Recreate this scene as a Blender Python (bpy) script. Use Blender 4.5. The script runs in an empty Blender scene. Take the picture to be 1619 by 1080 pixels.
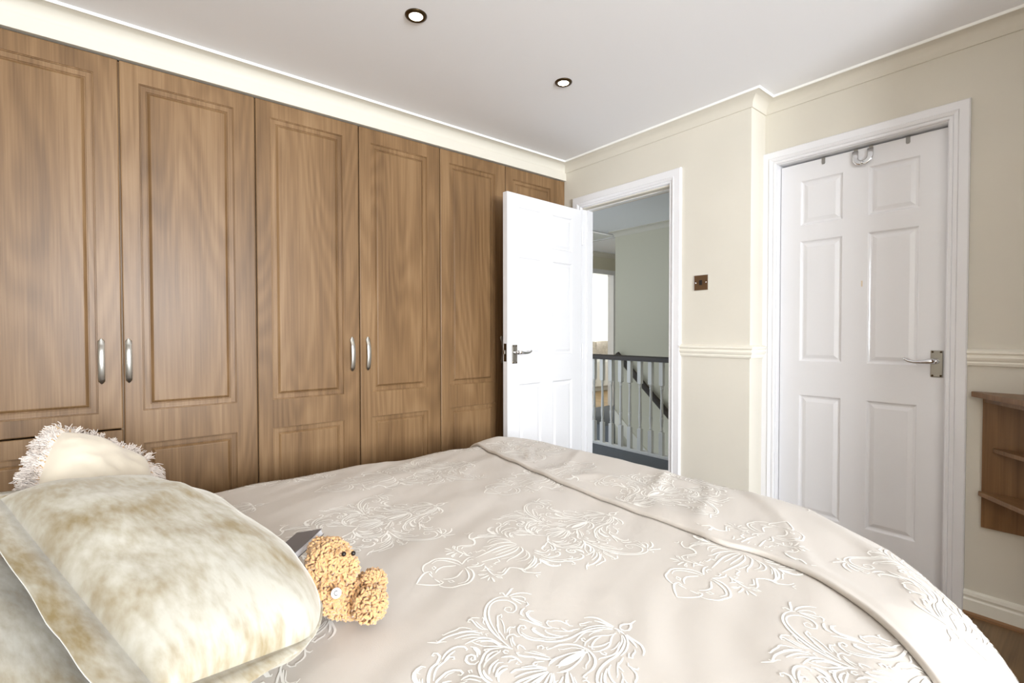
import bpy, bmesh, math, random
from mathutils import Vector, Matrix, noise
random.seed(7)
scene = bpy.context.scene
C = scene.collection
PI = math.pi
R = math.radians

# ------------------------------------------------------------------ camera
FPX, W0, H0 = 765.425, 1619.0, 1080.0
YAW, PITCH, ROLL, CAMH = R(50.9994), R(-1.0483), R(-0.0788), 1.16
fwd = Vector((-math.sin(YAW) * math.cos(PITCH), math.cos(YAW) * math.cos(PITCH), math.sin(PITCH)))
rgt0 = Vector((math.cos(YAW), math.sin(YAW), 0))
up0 = rgt0.cross(fwd)
rgt = rgt0 * math.cos(ROLL) + up0 * math.sin(ROLL)
upv = -rgt0 * math.sin(ROLL) + up0 * math.cos(ROLL)
CAM = Vector((0, 0, CAMH))
cd = bpy.data.cameras.new('camera')
cam = bpy.data.objects.new('camera', cd)
C.objects.link(cam)
cd.sensor_fit = 'HORIZONTAL'
cd.sensor_width = 36.0
cd.lens = FPX * 36.0 / W0
cd.clip_start = 0.02
m = Matrix.Identity(4)
for i in range(3):
    m[i][0], m[i][1], m[i][2], m[i][3] = rgt[i], upv[i], -fwd[i], CAM[i]
cam.matrix_world = m
scene.camera = cam


def ray(x, y):
    return rgt * ((x - 809.5) / FPX) - upv * ((y - 540) / FPX) + fwd


def at_depth(x, y, d):
    return CAM + ray(x, y) * d


def on_y(x, y, Y):
    r = ray(x, y)
    return CAM + r * (Y / r.y)


# ------------------------------------------------------------------ world, light, exposure
world = bpy.data.worlds.new('world')
scene.world = world
world.use_nodes = True
bg = world.node_tree.nodes['Background']
bg.inputs[0].default_value = (0.80, 0.90, 1.0, 1)
bg.inputs[1].default_value = 1.5


def area(name, loc, rot, sx, sy, power, col=(1, 1, 1)):
    l = bpy.data.lights.new(name, 'AREA')
    l.shape = 'RECTANGLE'
    l.size, l.size_y, l.energy, l.color = sx, sy, power, col
    o = bpy.data.objects.new(name, l)
    o.location = loc
    o.rotation_euler = rot
    C.objects.link(o)
    return o


# daylight entering at the bedroom window (right wall) and at the far bedroom's window
area('window_right_offscreen', (3.14, 0.20, 1.50), (0, R(90), 0), 1.24, 1.60, 370, (0.90, 0.95, 1.0))
area('window_far_room_offscreen', (-8.72, 6.6, 1.55), (0, R(-90), 0), 1.25, 1.8, 80, (0.96, 0.98, 1.0))
scene.view_settings.view_transform = 'Standard'
scene.view_settings.look = 'None'
scene.view_settings.gamma = 1
scene.view_settings.use_curve_mapping = False
scene.view_settings.exposure = 0.30


# ------------------------------------------------------------------ materials
def s2l(c):
    return tuple(((v / 255) / 12.92 if v / 255 <= 0.04045 else ((v / 255 + 0.055) / 1.055) ** 2.4) for v in c) + (1,)


def mat(name, rgb, rough=0.5, metal=0.0, spec=0.5, bump=0.0, bscale=60, var=0.0, vscale=4, coat=0.0, sheen=0.0):
    M = bpy.data.materials.new(name)
    M.use_nodes = True
    nt = M.node_tree
    b = nt.nodes['Principled BSDF']
    b.inputs['Base Color'].default_value = s2l(rgb)
    b.inputs['Roughness'].default_value = rough
    b.inputs['Metallic'].default_value = metal
    b.inputs['Specular IOR Level'].default_value = spec
    b.inputs['Coat Weight'].default_value = coat
    b.inputs['Sheen Weight'].default_value = sheen
    tc = nt.nodes.new('ShaderNodeTexCoord')
    if var:
        n = nt.nodes.new('ShaderNodeTexNoise')
        n.inputs['Scale'].default_value = vscale
        n.inputs['Detail'].default_value = 4
        nt.links.new(tc.outputs['Object'], n.inputs['Vector'])
        r = nt.nodes.new('ShaderNodeMapRange')
        r.inputs[1].default_value, r.inputs[2].default_value = 0.3, 0.7
        r.inputs[3].default_value, r.inputs[4].default_value = 1 - var, 1 + var
        nt.links.new(n.outputs[0], r.inputs[0])
        mx = nt.nodes.new('ShaderNodeVectorMath')
        mx.operation = 'SCALE'
        mx.inputs[0].default_value = s2l(rgb)[:3]
        nt.links.new(r.outputs[0], mx.inputs['Scale'])
        nt.links.new(mx.outputs[0], b.inputs['Base Color'])
    if bump:
        n = nt.nodes.new('ShaderNodeTexNoise')
        n.inputs['Scale'].default_value = bscale
        n.inputs['Detail'].default_value = 3
        nt.links.new(tc.outputs['Object'], n.inputs['Vector'])
        bp = nt.nodes.new('ShaderNodeBump')
        bp.inputs['Strength'].default_value = bump
        bp.inputs['Distance'].default_value = 0.004
        nt.links.new(n.outputs[0], bp.inputs['Height'])
        nt.links.new(bp.outputs[0], b.inputs['Normal'])
    return M


def wood(name, dark, mid, light, rough=0.34, axis=2, scale=1.0, coat=0.15):
    M = bpy.data.materials.new(name)
    M.use_nodes = True
    nt = M.node_tree
    b = nt.nodes['Principled BSDF']
    tc = nt.nodes.new('ShaderNodeTexCoord')
    oi = nt.nodes.new('ShaderNodeObjectInfo')
    off = nt.nodes.new('ShaderNodeVectorMath')
    off.operation = 'SCALE'
    off.inputs[0].default_value = (7.3, 5.1, 9.7)
    nt.links.new(oi.outputs['Random'], off.inputs['Scale'])
    add = nt.nodes.new('ShaderNodeVectorMath')
    add.operation = 'ADD'
    nt.links.new(tc.outputs['Object'], add.inputs[0])
    nt.links.new(off.outputs[0], add.inputs[1])

    def mapped(sc):
        mp = nt.nodes.new('ShaderNodeMapping')
        mp.inputs['Scale'].default_value = sc
        nt.links.new(add.outputs[0], mp.inputs['Vector'])
        return mp

    def ax(a, l):
        v = [a * scale] * 3
        v[axis] = l * scale
        return v
    # cathedral figure: contour lines of a stretched noise
    n1 = nt.nodes.new('ShaderNodeTexNoise')
    n1.inputs['Scale'].default_value = 1.0
    n1.inputs['Detail'].default_value = 1.0
    nt.links.new(mapped(ax(4.2, 0.55)).outputs[0], n1.inputs['Vector'])
    mul = nt.nodes.new('ShaderNodeMath')
    mul.operation = 'MULTIPLY'
    mul.inputs[1].default_value = 95
    nt.links.new(n1.outputs[0], mul.inputs[0])
    sn = nt.nodes.new('ShaderNodeMath')
    sn.operation = 'SINE'
    nt.links.new(mul.outputs[0], sn.inputs[0])
    # fine pores
    n2 = nt.nodes.new('ShaderNodeTexNoise')
    n2.inputs['Scale'].default_value = 1.0
    n2.inputs['Detail'].default_value = 5
    nt.links.new(mapped(ax(160, 3.5)).outputs[0], n2.inputs['Vector'])
    n3 = nt.nodes.new('ShaderNodeTexNoise')
    n3.inputs['Scale'].default_value = 1.0
    n3.inputs['Detail'].default_value = 2
    nt.links.new(mapped(ax(7, 0.7)).outputs[0], n3.inputs['Vector'])
    a1 = nt.nodes.new('ShaderNodeMath')
    a1.operation = 'MULTIPLY_ADD'
    a1.inputs[1].default_value = 0.042
    nt.links.new(sn.outputs[0], a1.inputs[0])
    sc3 = nt.nodes.new('ShaderNodeMath')
    sc3.operation = 'MULTIPLY_ADD'
    sc3.inputs[1].default_value = 0.6
    sc3.inputs[2].default_value = 0.2
    nt.links.new(n3.outputs[0], sc3.inputs[0])
    nt.links.new(sc3.outputs[0], a1.inputs[2])
    a2 = nt.nodes.new('ShaderNodeMath')
    a2.operation = 'MULTIPLY_ADD'
    a2.inputs[1].default_value = 0.40
    a2.inputs[2].default_value = -0.20
    nt.links.new(n2.outputs[0], a2.inputs[0])
    a3 = nt.nodes.new('ShaderNodeMath')
    a3.operation = 'ADD'
    nt.links.new(a1.outputs[0], a3.inputs[0])
    nt.links.new(a2.outputs[0], a3.inputs[1])
    cr = nt.nodes.new('ShaderNodeValToRGB')
    e = cr.color_ramp.elements
    e[0].position, e[0].color = 0.22, s2l(dark)
    e[1].position, e[1].color = 0.80, s2l(light)
    em = e.new(0.5)
    em.color = s2l(mid)
    nt.links.new(a3.outputs[0], cr.inputs[0])
    nt.links.new(cr.outputs[0], b.inputs['Base Color'])
    b.inputs['Roughness'].default_value = rough
    b.inputs['Coat Weight'].default_value = coat
    b.inputs['Coat Roughness'].default_value = 0.25
    b.inputs['Specular IOR Level'].default_value = 0.33
    bp = nt.nodes.new('ShaderNodeBump')
    bp.inputs['Strength'].default_value = 0.08
    bp.inputs['Distance'].default_value = 0.001
    nt.links.new(n2.outputs[0], bp.inputs['Height'])
    nt.links.new(bp.outputs[0], b.inputs['Normal'])
    return M


def velvet(name, dark, light, scale, stretch=(1, 1, 1)):
    M = bpy.data.materials.new(name)
    M.use_nodes = True
    nt = M.node_tree
    b = nt.nodes['Principled BSDF']
    tc = nt.nodes.new('ShaderNodeTexCoord')
    mp = nt.nodes.new('ShaderNodeMapping')
    mp.inputs['Scale'].default_value = stretch
    nt.links.new(tc.outputs['Object'], mp.inputs['Vector'])
    n1 = nt.nodes.new('ShaderNodeTexNoise')
    n1.inputs['Scale'].default_value = scale
    n1.inputs['Detail'].default_value = 3
    n1.inputs['Distortion'].default_value = 0.4
    nt.links.new(mp.outputs[0], n1.inputs['Vector'])
    n2 = nt.nodes.new('ShaderNodeTexNoise')
    n2.inputs['Scale'].default_value = scale * 6
    n2.inputs['Detail'].default_value = 5
    mp2 = nt.nodes.new('ShaderNodeMapping')
    mp2.inputs['Scale'].default_value = (1, 3.2, 1)
    mp2.inputs['Rotation'].default_value = (0, 0, 0.6)
    nt.links.new(tc.outputs['Object'], mp2.inputs['Vector'])
    nt.links.new(mp2.outputs[0], n2.inputs['Vector'])
    a = nt.nodes.new('ShaderNodeMath')
    a.operation = 'MULTIPLY_ADD'
    a.inputs[1].default_value = 0.42
    nt.links.new(n2.outputs[0], a.inputs[0])
    nt.links.new(n1.outputs[0], a.inputs[2])
    cr = nt.nodes.new('ShaderNodeValToRGB')
    e = cr.color_ramp.elements
    e[0].position, e[0].color = 0.54, s2l(dark)
    e[1].position, e[1].color = 0.90, s2l(light)
    nt.links.new(a.outputs[0], cr.inputs[0])
    nt.links.new(cr.outputs[0], b.inputs['Base Color'])
    b.inputs['Roughness'].default_value = 0.8
    b.inputs['Specular IOR Level'].default_value = 0.15
    b.inputs['Sheen Weight'].default_value = 0.5
    b.inputs['Sheen Roughness'].default_value = 0.4
    b.inputs['Sheen Tint'].default_value = (1, 0.98, 0.92, 1)
    bp = nt.nodes.new('ShaderNodeBump')
    bp.inputs['Strength'].default_value = 0.35
    bp.inputs['Distance'].default_value = 0.004
    nt.links.new(a.outputs[0], bp.inputs['Height'])
    nt.links.new(bp.outputs[0], b.inputs['Normal'])
    return M


def emit(name, rgb, strength):
    M = bpy.data.materials.new(name)
    M.use_nodes = True
    b = M.node_tree.nodes['Principled BSDF']
    b.inputs['Base Color'].default_value = s2l(rgb)
    b.inputs['Emission Color'].default_value = s2l(rgb)
    b.inputs['Emission Strength'].default_value = strength
    return M


def glass_mat():
    M = bpy.data.materials.new('window_glass')
    M.use_nodes = True
    nt = M.node_tree
    out = nt.nodes['Material Output']
    tr = nt.nodes.new('ShaderNodeBsdfTransparent')
    gl = nt.nodes.new('ShaderNodeBsdfGlossy')
    gl.inputs['Roughness'].default_value = 0.02
    fr = nt.nodes.new('ShaderNodeFresnel')
    mx = nt.nodes.new('ShaderNodeMixShader')
    nt.links.new(fr.outputs[0], mx.inputs[0])
    nt.links.new(tr.outputs[0], mx.inputs[1])
    nt.links.new(gl.outputs[0], mx.inputs[2])
    nt.links.new(mx.outputs[0], out.inputs[0])
    return M


M_WALL = mat('cream_wall_paint', (218, 212, 199), 0.75, bump=0.04, bscale=90, var=0.025, vscale=2.5)
M_CEIL = mat('ceiling_paint', (246, 246, 248), 0.85)
M_COVE = mat('coving_paint', (218, 212, 199), 0.7)
M_LIP = mat('coving_white_edge', (250, 249, 244), 0.6)
M_GLOSS = mat('white_gloss_paint', (236, 235, 237), 0.22, bump=0.05, bscale=70, coat=0.3)
M_DADO = mat('cream_rail_paint', (240, 235, 222), 0.45)
M_SKIRT = mat('skirting_paint', (238, 234, 222), 0.35)
M_WOOD = wood('wardrobe_wood', (88, 64, 40), (127, 97, 65), (158, 127, 92), rough=0.42, coat=0.03)
M_SHELF = wood('shelf_wood', (92, 64, 36), (122, 88, 54), (146, 110, 72), rough=0.45)
M_PLANK = wood('laminate_floor', (84, 62, 40), (116, 90, 61), (138, 110, 77), rough=0.4, axis=1)
M_BEAD = wood('floor_beading_wood', (118, 82, 50), (148, 108, 70), (168, 126, 86), rough=0.4, axis=0)
M_CHROME = mat('polished_chrome', (225, 225, 226), 0.12, 1.0)
M_SATIN = mat('brushed_nickel', (200, 198, 192), 0.32, 1.0)
M_NICKEL = mat('aged_nickel', (170, 166, 158), 0.28, 1.0)
M_BRONZE = mat('bronze_plate', (110, 84, 60), 0.35, 0.5)
M_DARKBR = mat('dark_bronze', (78, 62, 40), 0.3, 0.9)
M_BLACK = mat('black_plastic', (26, 22, 20), 0.4)
M_LAMP = emit('lamp_glow', (255, 244, 220), 9.0)
M_DUVET = mat('beige_duvet_cotton', (200, 192, 183), 0.5, spec=0.35, bump=0.05, bscale=420, sheen=0.15)
M_PRINT = mat('white_damask_print', (247, 244, 238), 0.6)
M_MATT = mat('mattress_ticking', (235, 232, 226), 0.8)
M_BASE = mat('divan_fabric', (176, 164, 148), 0.85, bump=0.2, bscale=300)
M_VELVET = velvet('crushed_velvet', (130, 110, 66), (190, 186, 174), 5.0, (1, 1.5, 1))
M_CREAM = mat('cream_satin', (214, 203, 184), 0.5, var=0.02, vscale=9, sheen=0.3)
M_FRINGE = mat('fringe_yarn', (224, 212, 202), 0.8, var=0.12, vscale=30)
M_FRINGE2 = mat('fringe_gold_yarn', (206, 172, 128), 0.8, var=0.12, vscale=40)
M_FUR = mat('tan_plush', (198, 154, 104), 0.9, var=0.16, vscale=70, sheen=0.4)
M_EYE = mat('bear_eye', (30, 20, 15), 0.25)
M_BADGE = mat('white_badge', (226, 224, 222), 0.5)
M_INK = mat('badge_ink', (80, 72, 68), 0.6)
M_GREY = mat('grey_book_cover', (112, 108, 110), 0.45)
M_PAGES = mat('book_pages', (214, 212, 214), 0.7)
M_LWALL = mat('landing_wall_paint', (214, 209, 190), 0.8)
M_CARPET = mat('grey_carpet', (112, 115, 120), 0.95, bump=0.5, bscale=500, var=0.05, vscale=40)
M_BALU = mat('baluster_paint', (232, 230, 226), 0.4)
M_RAIL = wood('dark_rail_wood', (44, 36, 30), (58, 48, 40), (72, 60, 50), rough=0.35, axis=0)
M_FWALL = mat('far_room_paint', (236, 236, 230), 0.8)
M_LINEN = mat('white_linen', (240, 240, 240), 0.8)
M_TAUPE = mat('taupe_cushion', (190, 180, 168), 0.8, var=0.15, vscale=25)
M_FWOOD = wood('far_floor_wood', (150, 122, 84), (172, 142, 100), (190, 160, 118), rough=0.45, axis=0)
M_GLASS = glass_mat()


# ------------------------------------------------------------------ mesh helpers
def add_box(bm, x0, x1, y0, y1, z0, z1):
    v = [bm.verts.new((x, y, z)) for z in (z0, z1) for y in (y0, y1) for x in (x0, x1)]
    for f in ((0, 2, 3, 1), (4, 5, 7, 6), (0, 1, 5, 4), (2, 6, 7, 3), (0, 4, 6, 2), (1, 3, 7, 5)):
        bm.faces.new([v[i] for i in f])


def add_quadgrid(bm, rows, close_u=False, close_v=False):
    vs = [[bm.verts.new(p) for p in r] for r in rows]
    nr, nc = len(vs), len(vs[0])
    for i in range(nr if close_v else nr - 1):
        for j in range(nc if close_u else nc - 1):
            try:
                bm.faces.new((vs[i][j], vs[i][(j + 1) % nc], vs[(i + 1) % nr][(j + 1) % nc], vs[(i + 1) % nr][j]))
            except ValueError:
                pass
    return vs


def add_tube(bm, pts, radii, seg=10, caps=True, flat=1.0, ref=None):
    pts = [Vector(p) for p in pts]
    if not hasattr(radii, '__len__'):
        radii = [radii] * len(pts)
    rows = []
    n = None
    for i, p in enumerate(pts):
        t = (pts[min(i + 1, len(pts) - 1)] - pts[max(i - 1, 0)]).normalized()
        if n is None:
            a = Vector(ref) if ref else (Vector((0, 0, 1)) if abs(t.z) < 0.9 else Vector((1, 0, 0)))
            n = (a - t * a.dot(t)).normalized()
        else:
            n = (n - t * n.dot(t)).normalized()
        b = t.cross(n)
        rows.append([p + n * (math.cos(k * 2 * PI / seg) * radii[i] * flat) + b * (math.sin(k * 2 * PI / seg) * radii[i]) for k in range(seg)])
    vs = add_quadgrid(bm, rows, close_u=True)
    if caps:
        bm.faces.new(vs[0][::-1])
        bm.faces.new(vs[-1])


def add_lathe(bm, prof, seg=24, center=(0, 0, 0), square=None):
    cx, cy, cz = center
    rows = [[Vector((cx + r * math.cos(k * 2 * PI / seg), cy + r * math.sin(k * 2 * PI / seg), cz + z)) for k in range(seg)] for r, z in prof]
    vs = add_quadgrid(bm, rows, close_u=True)
    if prof[0][0] > 1e-6:
        bm.faces.new(vs[0][::-1])
    if prof[-1][0] > 1e-6:
        bm.faces.new(vs[-1])


def add_prism(bm, poly, z0, z1):
    lo = [bm.verts.new((x, y, z0)) for x, y in poly]
    hi = [bm.verts.new((x, y, z1)) for x, y in poly]
    n = len(poly)
    bm.faces.new(lo[::-1])
    bm.faces.new(hi)
    for i in range(n):
        bm.faces.new((lo[i], lo[(i + 1) % n], hi[(i + 1) % n], hi[i]))


def add_sweep(bm, path, prof, closed=False, mapf=None):
    """mitred sweep: path of (x, y) points, profile of (offset to the left, height)"""
    n = len(path)
    rows = []
    for i in range(n):
        p = Vector(path[i])
        if closed or 0 < i < n - 1:
            d0 = (p - Vector(path[i - 1])).normalized()
            d1 = (Vector(path[(i + 1) % n]) - p).normalized()
        elif i == 0:
            d0 = d1 = (Vector(path[1]) - p).normalized()
        else:
            d0 = d1 = (p - Vector(path[i - 1])).normalized()
        n0, n1 = Vector((-d0.y, d0.x)), Vector((-d1.y, d1.x))
        mt = (n0 + n1) / (1 + n0.dot(n1))
        row = []
        for o, h in prof:
            q = p + mt * o
            row.append(mapf(q.x, q.y, h) if mapf else Vector((q.x, q.y, h)))
        rows.append(row)
    vs = add_quadgrid(bm, rows, close_u=True, close_v=closed)
    if not closed:
        bm.faces.new(vs[0])
        bm.faces.new(vs[-1][::-1])


def obj(name, bm, material, parent=None, smooth=False, bevel=0.0, seg=2):
    me = bpy.data.meshes.new(name)
    bmesh.ops.recalc_face_normals(bm, faces=bm.faces[:])
    bm.to_mesh(me)
    bm.free()
    me.materials.append(material)
    if smooth:
        for p in me.polygons:
            p.use_smooth = True
    o = bpy.data.objects.new(name, me)
    C.objects.link(o)
    if parent:
        o.parent = parent
    if bevel:
        b = o.modifiers.new('bevel', 'BEVEL')
        b.width, b.segments, b.limit_method = bevel, seg, 'ANGLE'
        b.angle_limit = R(40)
    return o


def smooth_by_angle(o, ang=35):
    for p in o.data.polygons:
        p.use_smooth = True
    o.data.set_sharp_from_angle(angle=R(ang))
    return o


def box(name, d, material, parent=None, bevel=0.0):
    bm = bmesh.new()
    add_box(bm, *d)
    return obj(name, bm, material, parent, bevel=bevel)


def tag(o, label, cat, group=None, kind=None):
    o['label'] = label
    o['category'] = cat
    if group:
        o['group'] = group
    if kind:
        o['kind'] = kind
    return o


def thing(name, label, cat, loc=(0, 0, 0), rotz=0, group=None, kind=None):
    o = bpy.data.objects.new(name, None)
    o.empty_display_size = 0.1
    C.objects.link(o)
    o.location = loc
    o.rotation_euler = (0, 0, rotz)
    return tag(o, label, cat, group, kind)


def struct(o, label, cat):
    return tag(o, label, cat, kind='structure')


# ------------------------------------------------------------------ room shell
XW, YL, YR, XRET, ZC = -2.53, 2.55, 2.71, -1.18, 2.385
XR, YB, XBACK = 3.0, -0.62, -3.13
WT = 0.11
# floor of laminate planks
fl = struct(box('floor', (XBACK, XR, YB, YR + 0.2, -0.06, -0.008), M_PLANK), 'brown laminate plank floor of the bedroom', 'floor')
pw = 0.19
bm = bmesh.new()
add_box(bm, 0.0008, pw - 0.0008, 0.0008, 1.2 - 0.0008, -0.008, 0)
plank_me = None
ix = 0
x = -2.5 + 0.075
k = 0
while x < XR:
    y = YB - (0.4 if k % 3 == 1 else 0.8 if k % 3 == 2 else 0.0)
    while y < YR:
        x1, y0, y1 = min(x + pw, XR), max(y, YB), min(y + 1.2, YR)
        if y1 - y0 > 0.05:
            if x1 - x > pw - 1e-4 and y1 - y0 > 1.199:
                if plank_me is None:
                    o = obj('plank', bm, M_PLANK, fl)
                    plank_me = o.data
                else:
                    o = bpy.data.objects.new('plank', plank_me)
                    C.objects.link(o)
                    o.parent = fl
                o.location = (x, y, 0)
            else:
                o = box('plank', (0.0008, x1 - x - 0.0008, 0.0008, y1 - y0 - 0.0008, -0.008, 0), M_PLANK, fl)
                o.location = (x, y0, 0)
        y += 1.2
    x += pw
    k += 1

struct(box('ceiling', (XBACK, XR, YB, YR, ZC, ZC + 0.06), M_CEIL), 'smooth white bedroom ceiling', 'ceiling')
struct(box('wall_left', (XBACK - 0.08, XBACK, YB, YL, 0, ZC), M_WALL), 'wall behind the fitted wardrobes', 'wall')
struct(box('wall_back', (XBACK, XR, YB - 0.1, YB, 0, ZC), M_WALL), 'cream wall behind the head of the bed', 'wall')
# wall with the open doorway, standing proud
LX0, LX1, LTOP = -2.362, -1.653, 2.03
bm = bmesh.new()
add_box(bm, XBACK, LX0, YL, YL + WT, 0, ZC)
add_box(bm, LX1, XRET, YL, YL + WT, 0, ZC)
add_box(bm, LX0, LX1, YL, YL + WT, LTOP, ZC)
add_box(bm, XRET - WT, XRET, YL + WT, YR + 0.12, 0, ZC)
struct(obj('wall_front_doorway', bm, M_WALL), 'cream wall section with the open doorway and light switch', 'wall')
DX0, DX1, DTOP = -1.119, -0.434, 2.045
bm = bmesh.new()
add_box(bm, XRET, DX0, YR, YR + 0.12, 0, ZC)
add_box(bm, DX1, XR, YR, YR + 0.12, 0, ZC)
add_box(bm, DX0, DX1, YR, YR + 0.12, DTOP, ZC)
struct(obj('wall_front_recess', bm, M_WALL), 'cream wall section around the closed white door', 'wall')
# right wall with the window (out of frame; the daylight comes from here)
WY0, WY1, WZ0, WZ1 = -0.6, 1.0, 0.88, 2.12
bm = bmesh.new()
add_box(bm, XR, XR + 0.12, YB - 0.1, WY0, 0, ZC)
add_box(bm, XR, XR + 0.12, WY1, YR + 0.12, 0, ZC)
add_box(bm, XR, XR + 0.12, WY0, WY1, 0, WZ0)
add_box(bm, XR, XR + 0.12, WY0, WY1, WZ1, ZC)
struct(obj('wall_right', bm, M_WALL), 'cream wall with the bedroom window', 'wall')
win = thing('window_1', 'white framed bedroom window with clear panes', 'window', (XR + 0.06, WY0, WZ0), kind='structure')
ww, wh = WY1 - WY0, WZ1 - WZ0
bm = bmesh.new()
for a in ((-.025, .025, 0, .05, 0, wh), (-.025, .025, ww - .05, ww, 0, wh), (-.025, .025, .05, ww - .05, 0, .05), (-.025, .025, .05, ww - .05, wh - .05, wh), (-.022, .022, ww / 2 - .025, ww / 2 + .025, .05, wh - .05)):
    add_box(bm, *a)
obj('window_frame', bm, M_GLOSS, win)
box('pane', (-.003, .003, .05, ww / 2 - .025, .05, wh - .05), M_GLASS, win)
box('pane', (-.003, .003, ww / 2 + .025, ww - .05, .05, wh - .05), M_GLASS, win)
box('window_sill', (-.16, -.025, -.02, ww + .02, -.03, 0), M_GLOSS, win)

# coving all round
loop = [(XW, YB), (XR, YB), (XR, YR), (XRET, YR), (XRET, YL), (XW, YL)]
ZB = 2.322
pc = [(0, ZC), (0, ZB), (0.006, ZB), (0.009, ZB + 0.006)]
for i in range(1, 8):
    a = i / 8 * PI / 2
    pc.append((0.009 + 0.052 * (1 - math.cos(a)), ZB + 0.006 + 0.046 * math.sin(a)))
pc += [(0.064, ZC - 0.008), (0.064, ZC)]
bm = bmesh.new()
add_sweep(bm, loop, pc, closed=True)
cv = struct(smooth_by_angle(obj('trim_1', bm, M_COVE)), 'cream plaster coving along the ceiling', 'coving')
bm = bmesh.new()
add_sweep(bm, loop, [(0.064, ZC), (0.064, ZC - 0.010), (0.069, ZC - 0.010), (0.072, ZC)], closed=True)
obj('white_edge', bm, M_LIP, cv)
bm = bmesh.new()
add_sweep(bm, [(XW, YL), (XW, YB)], [(-0.02, 2.268), (0.012, 2.268), (0.012, ZB), (-0.02, ZB)])
struct(obj('trim_2', bm, M_COVE), 'flat cream band between the wardrobe tops and the coving', 'band')

# dado rail
dp = [(0, 1.022), (0.010, 1.024), (0.014, 1.034), (0.012, 1.040), (0.018, 1.046), (0.021, 1.056), (0.016, 1.062), (0.016, 1.068), (0.024, 1.074), (0.024, 1.082), (0.004, 1.092), (0, 1.092)]
bm = bmesh.new()
add_sweep(bm, [(XRET, YR), (XRET, YL), (LX1 + 0.076, YL)], dp)
struct(smooth_by_angle(obj('trim_3', bm, M_DADO)), 'short cream dado rail wrapping the wall edge below the light switch', 'dado rail')
bm = bmesh.new()
add_sweep(bm, [(XR, YR), (DX1 + 0.067, YR)], dp)
struct(smooth_by_angle(obj('trim_4', bm, M_DADO)), 'cream dado rail above the wooden wall shelf', 'dado rail')
# skirting
sp = [(0, 0), (0.018, 0), (0.018, 0.062), (0.013, 0.068), (0.013, 0.074), (0.017, 0.080), (0.014, 0.092), (0.006, 0.098), (0, 0.098)]
bm = bmesh.new()
add_sweep(bm, [(XR, YR), (DX1 + 0.067, YR)], sp)
b1 = struct(smooth_by_angle(obj('baseboard_front', bm, M_SKIRT)), 'off-white moulded skirting board under the wooden shelf', 'skirting')
bm = bmesh.new()
add_sweep(bm, [(XR - .02, YR - 0.018), (DX1 + 0.067, YR - 0.018)], [(0, 0), (0.013, 0), (0.011, 0.008), (0.006, 0.013), (0, 0.015)])
obj('floor_beading', bm, M_BEAD, b1)
bm = bmesh.new()
add_sweep(bm, [(XRET, YR - .02), (XRET, YL), (LX1 + 0.076, YL)], sp)
struct(smooth_by_angle(obj('baseboard_doorway', bm, M_SKIRT)), 'off-white skirting board between the two doors', 'skirting')
bm = bmesh.new()
add_sweep(bm, [(XW + .05, YB), (XR, YB), (XR, YR - 0.04)], sp)
struct(smooth_by_angle(obj('baseboard_back', bm, M_SKIRT)), 'off-white skirting board behind the bed', 'skirting')


# architraves: path in the wall plane, x to the right, z up; profile (outwards from opening, proud of wall)
def architrave(name, x0, x1, top, y, wl, label, w=0.067):
    prof = [(0, 0), (0, 0.010), (0.004, 0.014), (0.012, 0.014), (0.014, 0.011), (0.017, 0.016), (0.026, 0.020), (0.030, 0.022), (0.033, 0.018), (w - 0.004, 0.018), (w, 0.014), (w, 0)]
    bm = bmesh.new()
    add_sweep(bm, [(x0, 0), (x0, top), (x1, top), (x1, 0)], prof, mapf=lambda a, b, h: Vector((a, y - h, b)))
    return struct(smooth_by_angle(obj(name, bm, M_GLOSS), 30), label, 'architrave')


architrave('trim_5', LX0, LX1, LTOP + 0.012, YL, 0, 'white moulded architrave around the open doorway', 0.076)
architrave('trim_6', DX0, DX1, DTOP, YR, 0, 'white moulded architrave around the closed door', 0.067)


def lining(name, x0, x1, top, y0, y1, stop_y, label):
    bm = bmesh.new()
    t = 0.004
    add_box(bm, x0 - t * 0, x0 + t, y0, y1, 0, top)
    add_box(bm, x1 - t, x1, y0, y1, 0, top)
    add_box(bm, x0 + t, x1 - t, y0, y1, top - t, top)
    s = 0.014
    add_box(bm, x0 + t, x0 + s, stop_y, stop_y + 0.035, 0, top - t)
    add_box(bm, x1 - s, x1 - t, stop_y, stop_y + 0.035, 0, top - t)
    add_box(bm, x0 + s, x1 - s, stop_y, stop_y + 0.035, top - 0.016, top - t)
    return struct(obj(name, bm, M_GLOSS, bevel=0.001, seg=1), label, 'door frame')


lining('trim_7', LX0, LX1, LTOP + 0.012, YL - 0.002, YL + WT + 0.002, YL + 0.045, 'white door lining with stops inside the open doorway')
lining('trim_8', DX0, DX1, DTOP, YR - 0.002, YR + 0.122, YR + 0.082, 'white door lining around the closed door')


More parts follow.
